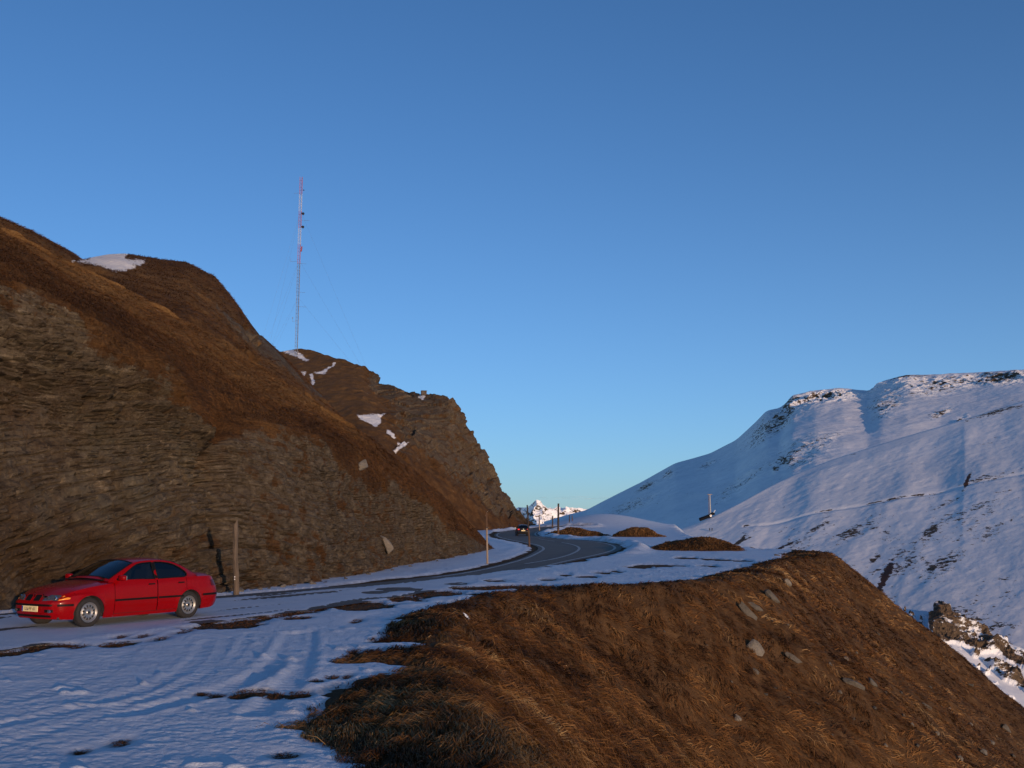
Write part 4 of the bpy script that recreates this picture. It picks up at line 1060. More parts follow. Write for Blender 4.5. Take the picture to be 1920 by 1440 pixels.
snow_pole((914, 1057), (912, 960), gd(914, 1057), 0.055, M_WPL, M_WBR, 0.70, 'pale wooden snow pole with a brown top, standing in snow inside the bend')
snow_pole((993, 1026), (988.5, 947), gd(993, 1026), 0.075, M_WBR, M_WDK, 0.42, 'tall dark leaning pole at the inner road edge beside the dark car')
snow_pole((1046.5, 1004), (1047, 944), 138.5, 0.14, M_WBR, M_WDK, 0.25, 'thickest dark pole in the left end of the brown mound')
snow_pole((1011.5, 995), (1011, 968), gd(1011.5, 995), 0.11, M_WPL, M_WBR, 0.5, 'slim light pole right of the dark car on the far road edge')
snow_pole((1035.8, 993), (1036.2, 967), gd(1035.8, 993), 0.14, M_WBR, M_WDK, 0.3, 'short dark pole just left of the thickest pole on the mound')
snow_pole((1067.6, 988), (1067.8, 966), 226, 0.11, M_WDK, M_WDK, 0.5, 'thin far pole, left one of a close pair above the brown mound')
snow_pole((1073, 988), (1072.6, 966), 230, 0.11, M_WBR, M_WBR, 0.5, 'thin far pole, right one of a close pair above the brown mound')

# ------------------------------------------------------------------ radio mast
M_RED = simple('mast_red_paint', (0.36, 0.085, 0.105), 0.5, var=0.15); M_WHT = simple('mast_white_paint', (0.48, 0.49, 0.54), 0.5, var=0.1); M_GAL = simple('galvanised_steel', (0.20, 0.20, 0.22), 0.5, 0.6); M_DK = simple('dark_equipment', (0.02, 0.022, 0.028), 0.5)
DM = 292.0
qb = P(556.0, 660.0, DM); qt = P(559.0, 332.0, DM)
mast = empty('radio_mast', (qb[0], qb[1], qb[2] - 1.5)); tag(mast, 'tall guyed lattice mast striped red and white near the top, on the brown hilltop', 'mast')
HM = qt[2] - qb[2] + 1.5
def mz(py): return float(P(557.0, float(py), DM)[2] - qb[2] + 1.5)
s = 0.46
legs = [(s * math.cos(a), s * math.sin(a)) for a in (R(80), R(200), R(320))]
def lattice(z0, z1, mat, lab, solid=False):
    bm = NB(); n = max(2, int(round((z1 - z0) / 1.05))); hh = (z1 - z0) / n
    for (a, b) in legs: bm_tube(bm, (a, b, z0), (a, b, z1), 0.046, n=6)
    for k in range(n):
        za, zb = z0 + k * hh, z0 + (k + 1) * hh
        for i in range(3):
            p0, p1 = legs[i], legs[(i + 1) % 3]
            bm_tube(bm, (*p0, za + 0.02), (*p1, za + 0.02), 0.024, n=4)
            if k % 2: p0, p1 = p1, p0
            bm_tube(bm, (*p0, za), (*p1, zb), 0.024, n=4)
    o = part('lattice_section', bm, mat, mast, label=lab)
zs = [(660, 494, M_GAL, 'bare grey lower section'), (494, 458, M_RED, 'lowest red section'), (458, 427, M_WHT, 'lower white section'), (427, 396, M_RED, 'middle red section'), (396, 364, M_WHT, 'upper white section'), (364, 332, M_RED, 'red top section')]
for (a, b, m, lab) in zs: lattice(0.0 if a == 660 else mz(a), mz(b), m, lab)
for py, dx in ((362, -2.1), (413, 2.6), (490, -2.4), (494, 2.1), (548, 2.0), (575, 2.4), (602, -1.4)):
    bm = NB(); bm_tube(bm, (0.3 * (1 if dx > 0 else -1), 0, mz(py)), (dx, 0, mz(py) - 0.1), 0.028, n=5)
    if py in (490,): bm_tube(bm, (dx, 0, mz(py) - 0.2), (dx, 0, mz(py) + 1.0), 0.03, n=5)
    if py in (602,): bm_box(bm, (dx, 0, mz(py) + 0.9), (0.22, 0.22, 0.3)); bm_tube(bm, (dx, 0, mz(py) - 0.1), (dx, 0, mz(py) + 0.8), 0.025, n=5)
    part('antenna_arm', bm, M_GAL, mast)
for py, sx_ in ((400.5, 0.66), (425.5, 0.70)):
    d = part('dish', (lambda b: (bm_tube(b, (sx_ - 0.1, -0.2, mz(py)), (sx_ + 0.28, -0.45, mz(py) - 0.18), 0.32, 0.40, 14), b)[1])(NB()), M_DK, mast)
    bm = NB(); bm_tube(bm, (0.2, 0, mz(py)), (sx_, -0.25, mz(py)), 0.05, n=6); part('bracket', bm, M_GAL, d)
bm = NB(); bm_box(bm, (0.62, -0.1, mz(467)), (0.34, 0.28, 1.5), Matrix.Rotation(R(6), 3, 'Y')); part('panel_antenna', bm, simple('panel_red', (0.25, 0.03, 0.04), 0.5), mast, bevel=0.04)
bm = NB(); bm_tube(bm, (0.6, -0.1, mz(356.5)), (0.95, -0.1, mz(357)), 0.16, 0.12, 8); bm_tube(bm, (0.3, 0, mz(357)), (0.6, -0.1, mz(356.5)), 0.03, n=5); part('beacon_lamp', bm, M_DK, mast)
for py in (400, 491, 560):
    for ang in (20, 140, 260):
        bm = NB(); L = HM * 0.45
        bm_tube(bm, (0.3 * math.cos(R(ang)), 0.3 * math.sin(R(ang)), mz(py)), (L * math.cos(R(ang)), L * math.sin(R(ang)), -10), 0.011, n=4); part('guy_wire', bm, M_GAL, mast)

# ------------------------------------------------------------------ stone hut on the ridge, lift and people on the far slope
q = surf_at(VC, 795, 737.5)
hut = empty('stone_hut', (q[0], q[1] - 0.2, q[2] - 0.25), R(12)); tag(hut, 'tiny square stone hut on the crest of the crag', 'hut')
M_HUT = stone_mat('hut_stone', (0.045, 0.036, 0.03), (0.11, 0.085, 0.066))
bm = NB(); bm_box(bm, (0, 0, 0.40), (1.30, 1.1, 1.0)); part('wall', bm, M_HUT, hut, bevel=0.05)
bm = NB(); bm_box(bm, (0.02, 0, 0.955), (1.42, 1.22, 0.11)); part('roof', bm, M_HUT, hut, bevel=0.02)
bm = NB(); bm_box(bm, (-0.2, -0.56, 0.55), (0.22, 0.03, 0.18)); part('window', bm, M_DK, hut)
q = surf_at(V1, 1326, 972); DL = q[1]
def at(px, py, D=None): return Vector(P(float(px), float(py), D or DL))
pc = at(1331.5, 964); pt2 = at(1330, 927)
pyl = empty('lift_pylon', pc); tag(pyl, 'slender steel lift pylon standing behind the dark shed on the snow slope', 'pylon')
hp = pt2.z - pc.z
bm = NB(); bm_tube(bm, (0.18, 0, -3), (0.1, 0, hp), 0.30, 0.20, 8); part('mast', bm, simple('pylon_grey', (0.42, 0.40, 0.36), 0.6), pyl)
bm = NB(); bm_tube(bm, (-0.55, 0, -2), (-0.45, 0, hp), 0.12, 0.10, 6); part('ladder', bm, simple('pylon_brown', (0.16, 0.10, 0.07), 0.7), pyl)
bm = NB(); bm_box(bm, (0.05, 0, hp), (2.2, 0.3, 0.28)); part('cross_arm', bm, simple('pylon_arm', (0.20, 0.15, 0.13), 0.6), pyl)
a = at(1312, 974); b = at(1333, 966); d = (b - a); Ls = d.length; tilt = math.atan2(d.z, d.x)
sh = empty('lift_shed', (a + b) / 2); tag(sh, 'long low dark shed following the snow slope below the pylon', 'shed')
rm = Matrix.Rotation(-tilt, 3, 'Y')
M_SHED = simple('shed_boards', (0.010, 0.011, 0.015), 0.8, var=0.3, scale=3, spec=0.1)
bm = NB(); bm_box(bm, (0, 0, -0.25), (Ls * 0.98, 3.0, 1.1), rm); part('wall', bm, M_SHED, sh, bevel=0.1)
bm = NB()
for sgn in (-1, 1):
    bm_box(bm, rm @ Vector((0, sgn * 0.85, 0.42)), (Ls * 1.02, 2.0, 0.08), rm @ Matrix.Rotation(sgn * -0.28, 3, 'X'))
part('roof', bm, M_SHED, sh)
o_ = rm @ Vector((Ls * 0.42, -1.55, -0.1))
bm = NB(); bm_tube(bm, o_, o_ + Vector((0, -0.12, 0)), 0.50, n=14); part('round_window', bm, simple('glint_pane', (0.9, 0.9, 0.88), 0.25), sh)  # white disc: the window's bright reflection put into the pane colour
ck = empty('lift_cabin', at(1336, 962.5)); tag(ck, 'small dark cabin with a snowy tilted roof beside the pylon foot', 'cabin')
bm = NB(); bm_box(bm, (0, 0, -0.2), (1.7, 1.8, 1.3), Matrix.Rotation(-0.3, 3, 'Y')); part('wall', bm, M_SHED, ck, bevel=0.05)
bm = NB(); bm_box(bm, (0.75, 0, 0.9), (1.5, 1.9, 0.25), Matrix.Rotation(-0.95, 3, 'Y')); part('roof', bm, M_SNOW, ck, bevel=0.05)
def person(px, py, hpx, col, label, arm):
    q = surf_at(V1, px, py); D = q[1]; h = max(1.5, min(1.85, hpx / F * D)); k = h / 1.75
    me = bpy.data.meshes.new('person')
    pts = [(0, 0, .95), (0, 0, 1.20), (0, 0.01, 1.42), (0, 0, 1.53), (0, -0.01, 1.62), (0, -0.01, 1.72), (.10, 0, .88), (.11, -.03, .48), (.12, 0, .06), (.12, -.13, .03), (-.10, 0, .88), (-.11, .02, .48), (-.12, .06, .06), (-.12, -.07, .03),
           (.20, 0, 1.40), (.25, .02, 1.12), (.24, -.06 - arm, .90), (-.20, 0, 1.40), (-.25, .02, 1.12), (-.24, -.05, .88)]
    ed_ = [(0, 1), (1, 2), (2, 3), (3, 4), (4, 5), (0, 6), (6, 7), (7, 8), (8, 9), (0, 10), (10, 11), (11, 12), (12, 13), (2, 14), (14, 15), (15, 16), (2, 17), (17, 18), (18, 19)]
    rad = [.16, .15, .17, .06, .10, .08, .10, .075, .055, .05, .10, .075, .055, .05, .075, .055, .045, .075, .055, .045]
    me.from_pydata([(a * k, b * k, c * k) for a, b, c in pts], ed_, [])
    o = bpy.data.objects.new('person', me); link(o); o.location = (q[0], q[1], q[2] - 0.02)
    sk = o.modifiers.new('skin', 'SKIN'); 
    if not me.skin_vertices: 
        try: me.skin_vertices.new()
        except Exception: pass
    if me.skin_vertices:
        for v, r in zip(me.skin_vertices[0].data, rad): v.radius = (r * k, r * k)
        me.skin_vertices[0].data[0].use_root = True
    o.modifiers.new('sub', 'SUBSURF').levels = 1; o.modifiers['sub'].render_levels = 1
    me.materials.append(simple('dark_clothes', col, 0.9))
    tag(o, label, 'person')
person(1331, 996, 5.5, (0.012, 0.013, 0.018), 'person in dark clothes standing on the snow slope, left of two', 0.0)
person(1334.4, 996, 5.5, (0.015, 0.012, 0.014), 'person in dark clothes standing on the snow slope, right of two', 0.1)

# ------------------------------------------------------------------ thin cloud streak
def cloud(px0, px1, py, hpx, D, seed):
    a0 = ray(px0, py)[0] * D; a1 = ray(px1, py)[0] * D; zc = CAMH + ray(px0, py)[1] * D
    bm = NB(); bmesh.ops.create_uvsphere(bm, u_segments=64, v_segments=16, radius=1.0)
    for v in bm.verts:
        k = 0.75 + 0.5 * float(vnoise(np.array([v.co.x * 3 + seed]), np.array([v.co.y * 2]))[0])
        v.co = Vector(((a0 + a1) / 2 + v.co.x * (a1 - a0) / 2, D + v.co.y * 900, zc + v.co.z * hpx / F * D / 2 * k))
    t = NT('cloud'); p = t.pos((0.0012, 0.0012, 0.02))
    tr = t.n('ShaderNodeBsdfTransparent'); mx = t.n('ShaderNodeMixShader')
    lw = t.n('ShaderNodeLayerWeight'); lw.inputs['Blend'].default_value = 0.5
    f = t.math('MULTIPLY', t.math('SUBTRACT', 1.0, lw.outputs['Facing']), t.step(t.noise(p, 1.0, 6, 0.6), 0.35, 0.65))
    t.set(Base_Color=(0.75, 0.72, 0.74), Roughness=1.0)
    t.l(t.math('MULTIPLY', f, 0.55), mx.inputs[0]); t.l(tr.outputs[0], mx.inputs[1]); t.l(t.b.outputs[0], mx.inputs[2]); t.l(mx.outputs[0], t.out.inputs[0])
    o = part('cloud', bm, t.m, smooth=True); o['kind'] = 'structure'
cloud(1030, 1150, 933.5, 5, 26000, 3); cloud(1003, 1030, 934.3, 3, 26000, 9)

# ------------------------------------------------------------------ cars
def paint(name, col, rough=0.22):
    t = NT(name)
    tc = t.n('ShaderNodeTexCoord').outputs['Object']
    d = t.noise(tc, 1.1, 3, 0.5)
    t.set(Base_Color=t.mix(t.step(d, 0.5, 0.85), col, tuple(c * 0.88 + 0.003 for c in col)), Roughness=rough)
    r = t.ramp(d, [(0.3, (rough * 0.9,) * 3), (0.8, (rough * 1.7,) * 3)]); t.l(r, t.b.inputs['Roughness'])
    t.b.inputs['Coat Weight'].default_value = 0.12; t.b.inputs['Coat Roughness'].default_value = 0.06; t.b.inputs['Specular IOR Level'].default_value = 0.12
    return t.m
def glass_mat(name, tintc):
    t = NT(name)
    tr = t.n('ShaderNodeBsdfTransparent'); tr.inputs[0].default_value = (*tintc, 1)
    gl = t.n('ShaderNodeBsdfGlossy'); gl.inputs['Roughness'].default_value = 0.02
    fr = t.n('ShaderNodeFresnel'); fr.inputs[0].default_value = 1.55
    mx = t.n('ShaderNodeMixShader'); t.l(t.math('ADD', fr.outputs[0], 0.05), mx.inputs[0]); t.l(tr.outputs[0], mx.inputs[1]); t.l(gl.outputs[0], mx.inputs[2])
    t.l(mx.outputs[0], t.out.inputs[0]); return t.m
M_GLASS = glass_mat('car_glass', (0.30, 0.34, 0.36))
M_BLK = simple('black_plastic', (0.006, 0.006, 0.007), 0.6, spec=0.15); M_TYRE = simple('tyre_rubber', (0.018, 0.017, 0.017), 0.85, var=0.3); M_RIM = simple('silver_rim', (0.34, 0.335, 0.32), 0.36, 0.75)
M_INT = simple('dark_interior', (0.030, 0.030, 0.034), 0.8); M_SEAT = simple('grey_seat', (0.055, 0.056, 0.062), 0.9); M_CHR = simple('chrome', (0.65, 0.65, 0.66), 0.12, 1.0)
M_AMB = simple('amber_lens', (0.85, 0.26, 0.015), 0.2, coat=0.6); M_LENS = simple('headlight_lens', (0.045, 0.050, 0.060), 0.08, coat=1.0); M_REFB = simple('lamp_reflector', (0.80, 0.80, 0.78), 0.12, 1.0); M_TAIL = simple('tail_lens', (0.08, 0.003, 0.005), 0.3, spec=0.2)
M_PLATE_SUNLIT = simple('number_plate', (0.85, 0.70, 0.36), 0.5); M_PBLUE = simple('plate_blue', (0.02, 0.05, 0.30), 0.5); M_PTXT = simple('plate_lettering', (0.015, 0.015, 0.015), 0.6)  # plates are white; the warm sunlight on them is put into the colour

ipx = np.interp
def S(x, xs, ys):
    """smooth monotone-ish interpolation (small boxcar over linear)"""
    return sum(float(ipx(x + d, xs, ys)) for d in (-0.06, -0.03, 0, 0.03, 0.06)) / 5
SEDAN = dict(
    zc=([-2.37, -2.34, -2.25, -2.0, -1.65, 0.8, 1.0, 1.3, 1.7, 1.95, 2.06, 2.11], [0.90, 0.98, 1.03, 1.045, 1.04, 0.975, 0.955, 0.905, 0.835, 0.765, 0.715, 0.68]),
    zb=([-2.37, -2.3, -2.0, -1.6, -0.9, 0.0, 0.8, 1.3, 1.7, 1.95, 2.11], [0.88, 0.93, 0.965, 0.965, 0.955, 0.925, 0.90, 0.845, 0.775, 0.705, 0.64]),
    wb=([-2.37, -2.3, -2.15, -1.9, -1.5, -0.8, 0.5, 1.2, 1.6, 1.85, 2.0, 2.07, 2.11], [0.58, 0.67, 0.75, 0.80, 0.825, 0.84, 0.84, 0.825, 0.79, 0.735, 0.65, 0.58, 0.50]),
    wm=([-2.37, -2.3, -2.15, -1.9, -1.5, -0.8, 0.5, 1.3, 1.6, 1.85, 2.0, 2.07, 2.11], [0.64, 0.74, 0.815, 0.855, 0.87, 0.872, 0.872, 0.868, 0.85, 0.80, 0.72, 0.65, 0.56]),
    rail=([0.86, 0.66, 0.40, 0.16, 0.02, -0.10, -0.35, -0.65, -0.90, -1.05, -1.25, -1.45, -1.62, -1.74], [0.935, 1.045, 1.180, 1.290, 1.335, 1.352, 1.368, 1.362, 1.335, 1.300, 1.215, 1.115, 1.030, 0.985]),
    glass_front=(0.80, 0.10), glass_rear=(-1.04, -1.62),
    win=[[(0.60, 0.965), (0.36, 1.115), (0.14, 1.235), (0.02, 1.285), (-0.10, 1.308), (-0.38, 1.325), (-0.38, 0.955)], [(-0.46, 0.955), (-0.46, 1.325), (-0.66, 1.320), (-0.86, 1.295), (-1.02, 1.250), (-1.17, 1.175), (-1.30, 1.085), (-1.335, 1.035), (-1.31, 0.990), (-1.22, 0.968)]],
    doors=[(0.74, -0.415), (-0.425, -1.27)], bulge=0.055)
HATCH = dict(SEDAN,
    zc=([-1.98, -1.95, -1.9, -1.7, 0.8, 1.0, 1.3, 1.7, 1.9, 1.98, 2.02], [0.92, 0.94, 0.95, 0.96, 1.0, 0.985, 0.94, 0.87, 0.80, 0.74, 0.70]),
    zb=([-1.98, -1.9, -1.5, 0.8, 1.3, 1.7, 2.02], [0.92, 0.95, 0.95, 0.94, 0.88, 0.80, 0.66]),
    wb=([-1.98, -1.92, -1.8, -1.5, 0.5, 1.2, 1.6, 1.85, 2.02], [0.70, 0.76, 0.80, 0.82, 0.83, 0.81, 0.77, 0.70, 0.52]),
    wm=([-1.98, -1.92, -1.8, -1.5, 0.5, 1.3, 1.6, 1.85, 2.02], [0.74, 0.80, 0.84, 0.86, 0.865, 0.86, 0.84, 0.77, 0.56]),
    rail=([0.90, 0.66, 0.40, 0.16, 0.02, -0.10, -0.5, -1.0, -1.4, -1.58, -1.68, -1.80, -1.88, -1.92], [0.96, 1.09, 1.23, 1.35, 1.40, 1.42, 1.44, 1.435, 1.40, 1.36, 1.28, 1.12, 1.02, 0.97]),
    glass_front=(0.80, 0.10), glass_rear=(-1.60, -1.89),
    win=[[(0.60, 1.0), (0.36, 1.14), (0.14, 1.27), (0.02, 1.33), (-0.36, 1.36), (-0.36, 0.985)], [(-0.44, 0.985), (-0.44, 1.36), (-1.0, 1.35), (-1.30, 1.30), (-1.45, 1.15), (-1.45, 1.0)]],
    doors=[(0.74, -0.395), (-0.405, -1.16)])

def make_car(kind, label, group, style, mpaint, axles, nose, tail, plate_front=None, lit_tail=False):
    root = empty(kind, (0, 0, 0)); tag(root, label, 'car')
    st = style; AR = 0.355; AZ = 0.315
    def Wd(x, z):
        wb, wm = S(x, *st['wb']), S(x, *st['wm']); zb = S(x, *st['zb'])
        ks = [0.16, 0.26, 0.40, 0.56, 0.70, zb - 0.07, zb]
        ws = [wm - 0.07, wm - 0.030, wm - 0.004, wm, wm - 0.010, wb + 0.008, wb - 0.022]
        return float(ipx(z, ks, ws))
    def shear(x, z):
        k = 0.115 * float(sstep(0.52, 0.78, z)) + 0.05 * float(sstep(0.36, 0.20, z)) - 0.012 * math.exp(-((z - 0.52) / 0.09) ** 2)
        kr = 0.07 * float(sstep(0.60, 0.95, z)) + 0.05 * float(sstep(0.38, 0.22, z)) - 0.015 * math.exp(-((z - 0.52) / 0.09) ** 2)
        x = x - k * float(sstep(nose - 0.55, nose, x))
        return x + kr * float(sstep(tail + 0.5, tail, x))
    def zlo(x):
        base = float(ipx(x, [tail, tail + 0.3, -0.9, 0.9, nose - 0.3, nose], [0.27, 0.22, 0.175, 0.175, 0.19, 0.21]))
        for a in axles:
            dx = abs(x - a)
            if dx < AR: base = max(base, AZ + math.sqrt(AR * AR - dx * dx))
        return base
    def side_pt(x, z, sgn):
        y = Wd(x, z)
        for a in axles:
            r = math.hypot(x - a, z - AZ); y += 0.014 * math.exp(-((r - AR) / 0.035) ** 2)
        return (shear(x, z), sgn * y, z)
    xs = set(np.round(np.linspace(tail, nose, 70), 4).tolist())
    for a in axles:
        for k in range(0, 25): xs.add(round(a + AR * math.cos(math.pi * k / 24), 4))
    for dr in (0.02, 0.05, 0.09): xs.add(nose - dr); xs.add(tail + dr)
    xs = sorted(xs)
    body = NB()
    NR = 15
    def side_grid(bm, x0, x1, sgn, zmin=None, zmax=None):
        X = [x0] + [x for x in xs if x0 + 0.006 < x < x1 - 0.006] + [x1]
        V = np.zeros((NR, len(X), 3))
        for j, x in enumerate(X):
            lo = zlo(x) if zmin is None else max(zlo(x), zmin); hi = S(x, *st['zb']) if zmax is None else zmax
            if lo > hi - 0.002: lo = hi - 0.002
            for i in range(NR): V[i, j] = side_pt(x, lo + (hi - lo) * i / (NR - 1), sgn)
        grid_bm(V, bm)
    d0, d1 = st['doors']
    SZ = 0.245
    for sgn in (-1, 1):
        side_grid(body, d0[0] + 0.006, nose, sgn); side_grid(body, tail, d1[1] - 0.006, sgn)
        side_grid(body, d1[1], d0[0], sgn, None, SZ)
    # fascia and tail panel
    def cap(x, bow):
        zz = np.linspace(zlo(x), S(x, *st['zb']), NR); V = np.zeros((NR, 13, 3))
        for i, z in enumerate(zz):
            w = Wd(x, z)
            for j, t in enumerate(np.linspace(-1, 1, 13)):
                V[i, j] = (shear(x, z) + bow * (1 - t * t), w * t, z)
        grid_bm(V, body)
    cap(nose, 0.045); cap(tail, -0.04)
    def deck(x0, x1, bow0=0.0, bow1=0.0):
        X = [x for x in xs if x0 - 1e-6 <= x <= x1 + 1e-6]
        if X[0] > x0 + 1e-3: X = [x0] + X
        if X[-1] < x1 - 1e-3: X = X + [x1]
        tt = np.array([-1, -0.97, -0.92, -0.85, -0.7, -0.5, -0.25, 0, 0.25, 0.5, 0.7, 0.85, 0.92, 0.97, 1]); V = np.zeros((len(X), len(tt), 3))
        for i, x in enumerate(X):
            zb, zc, w = S(x, *st['zb']), S(x, *st['zc']), Wd(x, S(x, *st['zb']))
            bow = bow1 * max(0, (x - nose + 0.3) / 0.3) ** 2 + bow0 * max(0, (tail + 0.3 - x) / 0.3) ** 2
            for j, t in enumerate(tt):
                z = zb + (zc - zb) * (1 - abs(t) ** 3.2) 
                V[i, j] = (shear(x, z) + bow * (1 - t * t), w * t, z)
        grid_bm(V, body)
    deck(st['rail'][0][0] - 0.12, nose, 0, 0.045); deck(tail, st['rail'][0][-1] + 0.10, -0.04, 0)
    # greenhouse: rail curve and crown
    rx, rz_ = np.array(st['rail'][0]), np.array(st['rail'][1])
    def side_y(x, z):
        zb = S(x, *st['zb'])
        return Wd(x, zb) - 0.012 - (z - zb) * 0.43 - 0.02 * float(sstep(1.0, 1.38, z)) - 0.05 * float(sstep(0.3, 0.86, x)) - 0.07 * float(sstep(-1.2, -1.7, x))
    s_ = np.r_[0, np.cumsum(np.hypot(np.diff(rx), np.diff(rz_)))]
    sj = np.linspace(0, s_[-1], 90)
    RX = np.interp(sj, s_, rx); RZ = np.interp(sj, s_, rz_)
    for _ in range(3):
        RX[1:-1] = .25 * RX[:-2] + .5 * RX[1:-1] + .25 * RX[2:]; RZ[1:-1] = .25 * RZ[:-2] + .5 * RZ[1:-1] + .25 * RZ[2:]
    tang = np.stack([np.gradient(RX), np.gradient(RZ)], -1); tang /= np.linalg.norm(tang, axis=1)[:, None]
    nx_, nz_ = -tang[:, 1] * -1, tang[:, 0] * -1          # outward (up / forward / back)
    nx_, nz_ = tang[:, 1], -tang[:, 0]
    tt = np.array([-1, -0.985, -0.95, -0.90, -0.8, -0.6, -0.4, -0.2, 0, 0.2, 0.4, 0.6, 0.8, 0.90, 0.95, 0.985, 1])
    V = np.zeros((len(RX), len(tt), 3))
    for i in range(len(RX)):
        y = side_y(RX[i], RZ[i])
        for j, t in enumerate(tt):
            k = (1 - abs(t) ** 2.6) * st['bulge'] * (1.4 if RX[i] > 0.1 else 1.0)
            V[i, j] = (RX[i] + nx_[i] * k, y * t, RZ[i] + nz_[i] * k)
    gf, gr = st['glass_front'], st['glass_rear']
    def is_gl(i, j):
        inside = 2 <= j <= len(tt) - 4
        if gf[1] < RX[i] < gf[0] and RX[i + 1] > gf[1]: return 'f' if inside else None
        if gr[1] < RX[i] < gr[0] and RX[i + 1] > gr[1]: return 'r' if inside else None
        return None
    grid_bm(V, body, lambda i, j: is_gl(i, j) is None)
    # side walls of the greenhouse with window holes
    def wall2d(bm, outer, holes, sgn, off=0.0):
        vs = []; es = []
        for lp in [outer] + holes:
            pts = []
            for a, b in zip(lp, lp[1:] + lp[:1]):
                n = max(1, int(math.hypot(b[0] - a[0], b[1] - a[1]) / 0.06))
                pts += [(a[0] + (b[0] - a[0]) * k / n, a[1] + (b[1] - a[1]) * k / n) for k in range(n)]
            v = [bm.verts.new((p[0], 0, p[1])) for p in pts]; vs += v
            es += [bm.edges.new((v[k], v[(k + 1) % len(v)])) for k in range(len(v))]
        bmesh.ops.triangle_fill(bm, edges=es, use_beauty=True)
        for v in vs: v.co.y = sgn * (side_y(v.co.x, v.co.z) + off)
    def bm_wall(sgn, bm):
        belt = [(x, S(x, *st['zb']) - 0.012) for x in np.linspace(RX[-1] + 0.02, RX[0] - 0.02, 24)]
        top = [(RX[i], RZ[i]) for i in range(1, len(RX) - 1, 2)]
        b2 = NB(); wall2d(b2, belt + top, st['win'], sgn)
        me = bpy.data.meshes.new('tmp'); b2.to_mesh(me); b2.free(); bm.from_mesh(me); bpy.data.meshes.remove(me)
    for sgn in (-1, 1): bm_wall(sgn, body)
    bmesh.ops.remove_doubles(body, verts=body.verts, dist=0.0015)
    bo = part('body', body, mpaint, root, smooth=True)
    md = bo.modifiers.new('edge', 'EDGE_SPLIT'); md.split_angle = R(38)
    for sgn in (-1, 1):
        for (xa, xb) in st['doors']:
            bm = NB(); side_grid(bm, xb + 0.005, xa - 0.005, sgn, SZ + 0.008)
            d = part('door', bm, mpaint, root, smooth=True)
            hx = xb + 0.17; bm = NB()
            hz = 0.845
            y = Wd(hx, hz); bm_box(bm, (hx, sgn * (y + 0.014), hz), (0.17, 0.028, 0.030)); part('handle', bm, M_BLK, d, bevel=0.008)
            bm = NB(); n = 12; x0, x1 = (xb + 0.02, xa - 0.02)
            if xb < -1: x0 = xb + 0.10
            if xa > 0.5: x1 = xa + 0.0
            Vv = np.zeros((4, n, 3))
            for j, x in enumerate(np.linspace(x0, x1, n)):
                z = 0.535 + 0.01 * (x - 0.5) * 0
                for i, (dz, dy) in enumerate(((-0.022, 0.0), (-0.019, 0.014), (0.019, 0.014), (0.022, 0.0))): Vv[i, j] = (x, sgn * (Wd(x, z + dz) + dy), z + dz)
            grid_bm(Vv, bm); part('rub_strip', bm, M_BLK, d)
        for k, w in enumerate(st['win']):
            bm = NB(); wall2d(bm, w, [], sgn, -0.012); part('side_window', bm, M_GLASS, root)
            # black rubber frame round the glass
            bm = NB(); c = np.mean(np.array(w), 0)
            lp = w; 
            for a, b in zip(lp, lp[1:] + lp[:1]):
                A_ = Vector((a[0], sgn * (side_y(*a) + 0.001), a[1])); B_ = Vector((b[0], sgn * (side_y(*b) + 0.001), b[1])); bm_tube(bm, A_, B_, 0.011, n=6)
            part('window_seal', bm, M_BLK, root)
        bm = NB(); a, b = st['win'][0][-1], st['win'][1][0]
        xm = (a[0] + b[0]) / 2; V2_ = []
        for z in (0.965, 1.32): V2_.append([(xm + dx, sgn * (side_y(xm, z) + 0.003), z) for dx in (-0.037, 0.037)])
        grid_bm(np.array(V2_), bm); part('door_pillar', bm, M_BLK, root)
        # mirror
        mx_, mz_ = st['win'][0][0][0] - 0.02, st['win'][0][0][1] + 0.045
        bm = NB(); bmesh.ops.create_icosphere(bm, subdivisions=3, radius=1.0)
        for v in bm.verts:
            q = v.co; q = Vector((math.copysign(abs(q.x) ** 0.6, q.x), math.copysign(abs(q.y) ** 0.55, q.y), math.copysign(abs(q.z) ** 0.55, q.z)))
            if q.x < 0: q.x *= 0.5
            v.co = Vector((mx_ + 0.02 + q.x * 0.07, sgn * (0.92 + q.y * 0.10), mz_ + q.z * 0.062))
        m_ = part('mirror', bm, mpaint, root, smooth=True)
        bm = NB(); bm_tube(bm, (mx_ + 0.02, sgn * (side_y(mx_, mz_) - 0.01), mz_ - 0.04), (mx_ + 0.02, sgn * 0.86, mz_ - 0.02), 0.028, n=8); part('mirror_arm', bm, M_BLK, m_)
        bm = NB(); bm_box(bm, (mx_ - 0.022, sgn * 0.92, mz_), (0.012, 0.15, 0.09)); part('mirror_glass', bm, M_CHR, m_)
    for w, nm in (('f', 'windscreen'), ('r', 'rear_window')):
        Vg = V.copy()
        bm = grid_bm(Vg, None, lambda i, j: is_gl(i, j) == w); part(nm, bm, M_GLASS, root, smooth=True)
        bm = NB(); rowsi = [i for i in range(len(RX) - 1) if is_gl(i, 8) == w]; i0, i1 = rowsi[0], rowsi[-1] + 1; loop = [V[i0, j] for j in range(2, len(tt) - 2)] + [V[i, len(tt) - 3] for i in range(i0, i1 + 1)] + [V[i1, j] for j in range(len(tt) - 3, 1, -1)] + [V[i, 2] for i in range(i1, i0 - 1, -1)]
        for a, b in zip(loop[:-1], loop[1:]):
            if (Vector(a) - Vector(b)).length > 1e-4: bm_tube(bm, a, b, 0.012, n=5)
        part('window_seal', bm, M_BLK, root)
    # cowl and wipers
    bm = NB(); x = gf[0] + 0.085
    bm_box(bm, (x - 0.02, 0, S(x, *st['zc']) + 0.002), (0.12, 1.24, 0.03)); part('cowl', bm, M_BLK, root, bevel=0.01)
